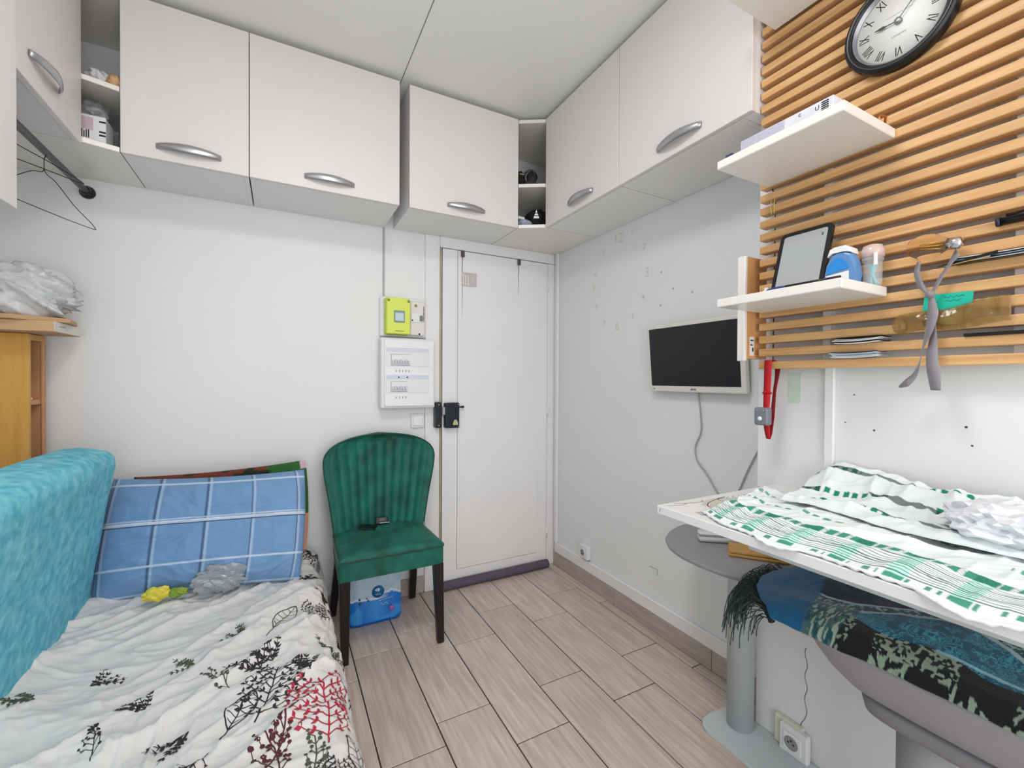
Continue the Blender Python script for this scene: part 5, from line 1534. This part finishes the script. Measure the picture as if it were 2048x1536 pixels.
# tea towels
def towel_col(X, Y):
    """X distance from the front hem, Y position along the table"""
    g1, g2, g3 = (22, 140, 112), (10, 98, 78), (96, 214, 190)
    base = np.ones(X.shape + (3,)) * np.array(lin((232, 240, 240)))
    base = base * (1 + 0.03 * fbm(X * 40, Y * 40, 3, 2)[..., None])
    per = 0.082
    yy_ = (Y % per) / per
    wide = ((yy_ > 0.10) & (yy_ < 0.40)).astype(float)
    dash = ((((Y / 0.020) % 1) < 0.62)).astype(float)
    lines = (((X % 0.0075) / 0.0075) < 0.34).astype(float) * ((X > 0.030) & (X < 0.112))
    base = lerp_c(base, g3, wide * 0.42 * ((X > 0.012) & (X < 0.145)))
    base = lerp_c(base, (44, 92, 84), lines * 0.9)
    base = lerp_c(base, g1, wide * 0.75 * lines)
    bandA = ((X > 0.010) & (X < 0.024)).astype(float)
    base = lerp_c(base, g1, bandA * np.maximum(dash * ((Y / 0.041) % 1 < 0.5), wide) * 0.9)
    bandB = ((X > 0.116) & (X < 0.144)).astype(float)
    base = lerp_c(base, g1, bandB * np.maximum(dash, wide) * 0.95)
    base = lerp_c(base, g2, bandB * wide * ((((X + Y) / 0.004) % 1) < 0.45))
    hatch = (((X * 0.9 + Y * 1.1) / 0.0045) % 1 < 0.4).astype(float)
    base = lerp_c(base, (60, 110, 96), bandB * (1 - np.maximum(dash, wide)) * hatch * 0.7)
    bandC = ((X > 0.215) & (X < 0.230)).astype(float)
    base = lerp_c(base, g1, bandC * dash * (vn(Y * 9, X * 4, 4) > 0.35) * 0.85)
    bandD = ((X > 0.285) & (X < 0.297)).astype(float)
    base = lerp_c(base, (60, 150, 130), bandD * dash * (vn(Y * 7, X * 3, 6) > 0.5) * 0.8)
    return base


def tw_h(X, Y, seed, amp):
    return amp * (0.55 * ridge(X * 9 + Y * 3, Y * 5.5 + X * 3, seed, 3) + 0.45 * ridge(Y * 13, X * 8 + Y * 4, seed + 9, 2))


t1 = empty('tea_towel', (1.0, 0.35, ZT), 'white tea towel with green stripes along the table front', 'tea towel', 'green and white tea towels')
S_, L_ = np.meshgrid(np.linspace(0, 0.335, 190), np.linspace(0, 1, 330), indexing='ij')
Yl = 0.70 - 0.84 * L_
hem = 0.848 + 0.030 * np.clip((Yl - 0.60) / 0.10, 0, 1) ** 1.5 - 0.008 * np.clip((0.58 - Yl) / 0.3, 0, 1) + 0.006 * np.sin(Yl * 21) + 0.004 * np.sin(Yl * 47)
Ysk = Yl + 0.05 * (S_ / 0.335) * np.clip((Yl - 0.45) / 0.25, 0, 1)
Xp = hem + S_ * 0.93
far = np.clip((Yl - 0.55) / 0.15, 0, 1)
hgt = tw_h(Xp, Ysk, 101, 0.030) * np.clip(S_ / 0.05, 0.18, 1) * (0.55 + 0.45 * np.clip(S_ / 0.2, 0, 1))
over = np.clip((0.8425 - Xp) / 0.02, 0, 1)
Zp = ZT + 0.0035 + hgt - over * 0.016
Xp = Xp - 0.0035 * (over > 0)
P = np.stack([Xp, Ysk, Zp], -1)
grid('cloth', P, M_cloth, t1, col=towel_col(S_, Yl + 0.02), thick=0.0015, flip=True)
# towelling hem along the front edge
hp = [tuple(P[0, j] + np.array([-0.001, 0, 0.001 * math.sin(j * 1.3)])) for j in range(0, 330, 3)]
tube('hem', hp, [0.0032 + 0.0012 * math.sin(j * 2.1) for j in range(len(hp))], mat('white towelling', (236, 240, 240), 0.9), t1, n=6)


def towel2_col(X, Y):
    base = np.ones(X.shape + (3,)) * np.array(lin((228, 236, 237)))
    dash = ((((Y / 0.020) % 1) < 0.6)).astype(float)
    for c0, w, f in ((0.060, 0.008, 0.45), (0.150, 0.010, 0.25), (0.245, 0.009, 0.4)):
        b_ = (np.abs(X - c0 - 0.01 * np.sin(Y * 18)) < w).astype(float)
        base = lerp_c(base, (18, 130, 104), b_ * dash * (vn(Y * 6 + c0 * 50, X * 5, 12) > f))
        base = lerp_c(base, (36, 70, 64), b_ * (vn(Y * 11, X * 9, 15) > 0.72) * 0.8)
    return base


t2 = empty('tea_towel', (1.2, 0.35, ZT), 'rumpled white tea towel bunched against the wall', 'tea towel', 'green and white tea towels')
S_, L_ = np.meshgrid(np.linspace(0, 0.30, 120), np.linspace(0, 1, 240), indexing='ij')
Yl = 0.640 - 0.70 * L_
Xp = 1.075 + S_ * 0.82 + 0.015 * np.sin(Yl * 14)
ram = np.clip((S_ - 0.10) / 0.16, 0, 1)
rise = 0.052 * ram * ram * (3 - 2 * ram) * np.clip((0.66 - Yl) / 0.06, 0, 1) * (1 - 0.35 * np.clip((0.55 - Yl) / 0.5, 0, 1))
Zp = ZT + 0.022 + rise + tw_h(Xp, Yl, 131, 0.034) * np.clip(S_ / 0.03, 0.3, 1)
Xp = np.minimum(Xp, XU - 0.006)
P = np.stack([Xp, Yl + 0.03 * ram, Zp], -1)
grid('cloth', P, M_cloth, t2, col=towel2_col(S_, Yl), thick=0.0015, flip=True)
pp = blob('crumpled_paper', (1.155, 0.285, ZT + 0.062), (0.085, 0.075, 0.036), mat('crumpled white tissue', (226, 228, 234), 0.7, var=0.02, scale=20), None, 141, 0.5, 2.0, 4, smooth=False)
tag(pp, 'crumpled white tissue paper on the towels at the right edge', 'tissue paper')

# ------------------------------------------------------------------ pedestal stools
def round_poly(pts, r, n=5):
    out = []
    for i, c in enumerate(pts):
        c = Vector(c); a = Vector(pts[i - 1]) - c; b = Vector(pts[(i + 1) % len(pts)]) - c
        ra, rb_ = min(r, a.length * 0.45), min(r, b.length * 0.45)
        a, b = a.normalized(), b.normalized()
        for q in range(n + 1):
            t = q / n
            p = c + a * ra * (1 - t) ** 2 + b * rb_ * t ** 2
            out.append((p.x, p.y))
    return out


s1 = empty('pedestal_stool', (1.40, 0.95, 0), 'grey pedestal stool with bare seat under the far table end', 'stool', 'grey pedestal stools')
prism('base_plate', round_poly([(1.285, 0.545), (1.462, 0.545), (1.462, 1.030), (1.330, 1.040), (1.283, 1.015)], 0.035), 0.0008, 0.012, 'z', mat('pale grey plate', (198, 206, 208), 0.45), s1, bev=0.002)
lathe('column', [(0.0425, 0.012), (0.0425, 0.575), (0.075, 0.592), (0.085, 0.599)], (1.405, 0.955, 0), (0, 0, 1), M_lightgrey, s1, n=32)
st1 = [(1.455, 1.236), (1.40, 1.226), (1.32, 1.198), (1.252, 1.155), (1.205, 1.095), (1.178, 1.02), (1.172, 0.935), (1.182, 0.86), (1.209, 0.795), (1.247, 0.733), (1.285, 0.700), (1.345, 0.688), (1.40, 0.693), (1.455, 0.705)]
rp_ = round_poly(st1, 0.02, 2)
cx1, cy1 = 1.40, 0.955
rings('seat', [([(cx1 + (x - cx1) * 0.9, cy1 + (y - cy1) * 0.9) for x, y in rp_], 0.599), ([(cx1 + (x - cx1) * 0.99, cy1 + (y - cy1) * 0.99) for x, y in rp_], 0.607), (rp_, 0.613), (rp_, 0.618), ([(cx1 + (x - cx1) * 0.985, cy1 + (y - cy1) * 0.985) for x, y in rp_], 0.6205)], M_greydk, s1, False)
# things on the stool
ec = empty('spectacle_case', (1.40, 1.03, 0.621), 'pale grey spectacle case on the bare stool seat', 'case')
Me = Matrix.Translation((1.398, 1.035, 0.6215)) @ Matrix.Rotation(math.radians(-38), 4, 'Z')
bm = bmesh.new(); add_box(bm, -0.075, 0.06, -0.022, 0.022, 0.0, 0.020, 0.009, 3, Me); from_bm('lower_shell', bm, mat('pale case', (200, 198, 200), 0.4), ec, True)
bm = bmesh.new(); add_box(bm, -0.075, 0.06, -0.021, 0.021, 0.0205, 0.036, 0.009, 3, Me); from_bm('upper_shell', bm, mat('paler case', (214, 210, 212), 0.4), ec, True)
wl = empty('brown_wallet', (1.385, 0.90, 0.621), 'tan leather wallet lying on the bare stool seat', 'wallet')
Mw = Matrix.Translation((1.395, 0.895, 0.6215)) @ Matrix.Rotation(math.radians(-52), 4, 'Z')
M_tan = mat('tan leather', (192, 146, 82), 0.55, var=0.08, scale=40)
bm = bmesh.new(); add_box(bm, -0.085, 0.085, -0.045, 0.045, 0.0, 0.009, 0.003, 2, Mw); from_bm('lower_flap', bm, M_tan, wl)
bm = bmesh.new(); add_box(bm, -0.083, 0.083, -0.041, 0.045, 0.0095, 0.019, 0.003, 2, Mw); from_bm('upper_flap', bm, M_tan, wl)

s2_ = empty('pedestal_stool', (1.28, 0.42, 0), 'grey pedestal stool with bowl seat under the blue rug', 'stool', 'grey pedestal stools')
prism('base_plate', round_poly([(1.10, 0.22), (1.45, 0.22), (1.45, 0.53), (1.10, 0.53)], 0.05), 0.0008, 0.012, 'z', mat('pale grey plate', (198, 206, 208), 0.45), s2_, bev=0.002)
lathe('column', [(0.050, 0.012), (0.050, 0.47)], (1.29, 0.428, 0), (0, 0, 1), M_greydk, s2_, n=32)
rim = round_poly([(1.078, 0.105), (1.072, 0.36), (1.080, 0.56), (1.14, 0.618), (1.30, 0.625), (1.452, 0.60), (1.452, 0.10), (1.30, 0.04), (1.14, 0.05)], 0.09, 5)
cx2, cy2 = 1.275, 0.36


def sc2(fx, fy): return [(cx2 + (x - cx2) * fx, cy2 + (y - cy2) * fy) for x, y in rim]


rings('seat_shell', [(sc2(0.28, 0.30), 0.478), (sc2(0.50, 0.52), 0.487), (sc2(0.70, 0.70), 0.510), (sc2(0.84, 0.83), 0.545), (sc2(0.93, 0.92), 0.580), (sc2(0.985, 0.98), 0.606), (sc2(1.0, 1.0), 0.614), (sc2(1.0, 1.0), 0.620), (sc2(0.985, 0.985), 0.622)], M_greydk, s2_, True)
rings('mounting_disc', [(sc2(0.52, 0.50), 0.452), (sc2(0.60, 0.58), 0.458), (sc2(0.62, 0.60), 0.482), (sc2(0.60, 0.58), 0.492)], mat('dark grey plastic disc', (132, 131, 136), 0.5), s2_, True)

# rug folded over the stool
rg = empty('fringed_rug', (1.25, 0.40, 0.62), 'dark blue patterned fringed rug folded over the stool seat', 'rug')
NBr, NLr = 210, 480
Bq, Lq = np.meshgrid(np.linspace(0, 1, NBr), np.linspace(0, 1, NLr), indexing='ij')
yend = np.interp(Bq, [0, 0.10, 0.25, 0.5, 1], [0.635, 0.690, 0.735, 0.775, 0.785])
Yr = -0.02 + (yend + 0.02) * Lq
Xr = 1.062 + 0.352 * Bq + 0.008 * np.sin(Yr * 9)
prof = np.interp(Bq, [0, 0.03, 0.08, 0.18, 0.35, 0.6, 1], [0.624, 0.640, 0.652, 0.663, 0.668, 0.672, 0.668])
wav = 0.010 * np.sin(Yr * 15 + Bq * 3 + 0.8) * np.clip(Bq * 3, 0, 1) + 0.006 * fbm(Xr * 12, Yr * 12, 7, 3)
bump2 = 0.028 * np.exp(-((Yr - 0.56) / 0.07) ** 2) * np.clip((Bq - 0.4) * 2, 0, 1)
droop = -0.050 * np.clip((Yr - 0.60) / 0.16, 0, 1.2) ** 1.6
Zr = prof + wav + bump2 + droop
Zr[0] = np.minimum(Zr[0], 0.628)
P = np.stack([Xr, Yr, Zr], -1)
c = np.ones(P.shape) * np.array(lin((8, 30, 54)))
c = c * (1 + 0.35 * fbm(Xr * 30, Yr * 30, 3, 3)[..., None])
far_ = np.clip((Yr - 0.555 - 0.10 * Bq) / 0.012, 0, 1)
l1 = 0.40 + 0.26 * np.exp(-((Yr - 0.34) / 0.13) ** 2) + 0.03 * np.sin(Yr * 20)     # outer white line
l2 = l1 - 0.13
inner = (Bq < l2).astype(float); bord = ((Bq >= l2) & (Bq < l1)).astype(float)
motif = vn(Xr * 170, Yr * 170, 21); mot2 = vn(Xr * 60 + 2 * vn(Xr * 40, Yr * 40, 5), Yr * 60, 25)
c = lerp_c(c, (14, 92, 118), inner * (1 - far_) * 0.9)
c = lerp_c(c, (70, 168, 190), inner * (1 - far_) * ((np.abs(np.sin(Yr * 210 + 40 * mot2)) > 0.75) & (mot2 > 0.35)) * 0.8)
c = lerp_c(c, (20, 70, 84), bord * (1 - far_)); c = lerp_c(c, (150, 196, 190), bord * (1 - far_) * (motif > 0.68))
for q in (l1, l2): c = lerp_c(c, (176, 198, 206), (np.abs(Bq - q) < 0.016) * (1 - far_))
front_b = (Bq < 0.17 + 0.02 * np.sin(Yr * 40)).astype(float) * (1 - far_)
c = lerp_c(c, (6, 12, 18), front_b)
fl_ = (vn(Xr * 190 + 3 * vn(Xr * 60, Yr * 60, 2), Yr * 190, 31) > 0.52) & (vn(Xr * 34, Yr * 30, 33) > 0.50)
c = lerp_c(c, (150, 172, 150), front_b * fl_ * 0.85)
c = lerp_c(c, (150, 200, 210), (np.abs(Bq - 0.19) < 0.010) * (1 - far_) * (Yr < 0.36))
mid_ = ((Yr > 0.50) & (Yr < 0.60) & (Bq < 0.34)).astype(float) * (1 - far_)
c = lerp_c(c, (16, 84, 92), mid_ * 0.8); c = lerp_c(c, (160, 176, 160), mid_ * ((vn(Xr * 80, Yr * 260, 51) > 0.62)))
c = lerp_c(c, (170, 190, 190), ((np.abs(Yr - 0.597 - 0.05 * Bq) < 0.008) & (Bq < 0.36)).astype(float))
c = lerp_c(c, (2, 92, 136), far_ * (Bq < 0.75)); c = lerp_c(c, (6, 40, 70), far_ * (Bq >= 0.75))
c = c * (0.92 + 0.16 * vn(Xr * 260, Yr * 260, 41))[..., None]
rcl = grid('pile', P, mat('rug pile', (255, 255, 255), 0.95, vcol=True, sheen=0.25, bump=0.25, bscale=260), rg, col=np.clip(c, 0, 1), thick=0.012, flip=True)
# under-fold, dark, behind
FV, FF = [], []
rr = random.Random(3)
for q in range(460):
    b_ = rr.random() ** 0.9
    i = int(b_ * (NBr - 1)); 
    p = Vector(P[i, -1]) + Vector((0, 0, -0.006))
    out = Vector((-0.35 + 0.5 * b_, 1.0 - 0.3 * b_, 0)).normalized()
    out = (out + Vector((rr.uniform(-0.5, 0.5), rr.uniform(-0.3, 0.3), 0))).normalized()
    L0 = rr.uniform(0.05, 0.125)
    up_ = rr.uniform(-0.3, 0.9)
    pts = [p, p + out * L0 * 0.35 + Vector((0, 0, L0 * 0.22 * up_)), p + out * L0 * 0.62 + Vector((0, 0, -L0 * 0.30)), p + out * L0 * 0.70 + Vector((rr.uniform(-.006, .006), rr.uniform(-.006, .006), -L0 * 0.85))]
    v_, f_ = tube_vf(smooth_pts(pts, 2), 0.0011, 4, False, len(FV))
    FV += v_; FF += f_
fr_ = mk('fringe', FV, FF, mat('dark green fringe', (20, 34, 32), 0.8, scale=200, rgb2=(70, 90, 84)), rg, True)
fr_['kind'] = 'stuff'
tube('fringe_band', [tuple(P[i, -1] + np.array([0, 0.004, -0.006])) for i in range(0, NBr, 5)], 0.008, mat('dark green band', (14, 32, 28), 0.9), rg, n=8)
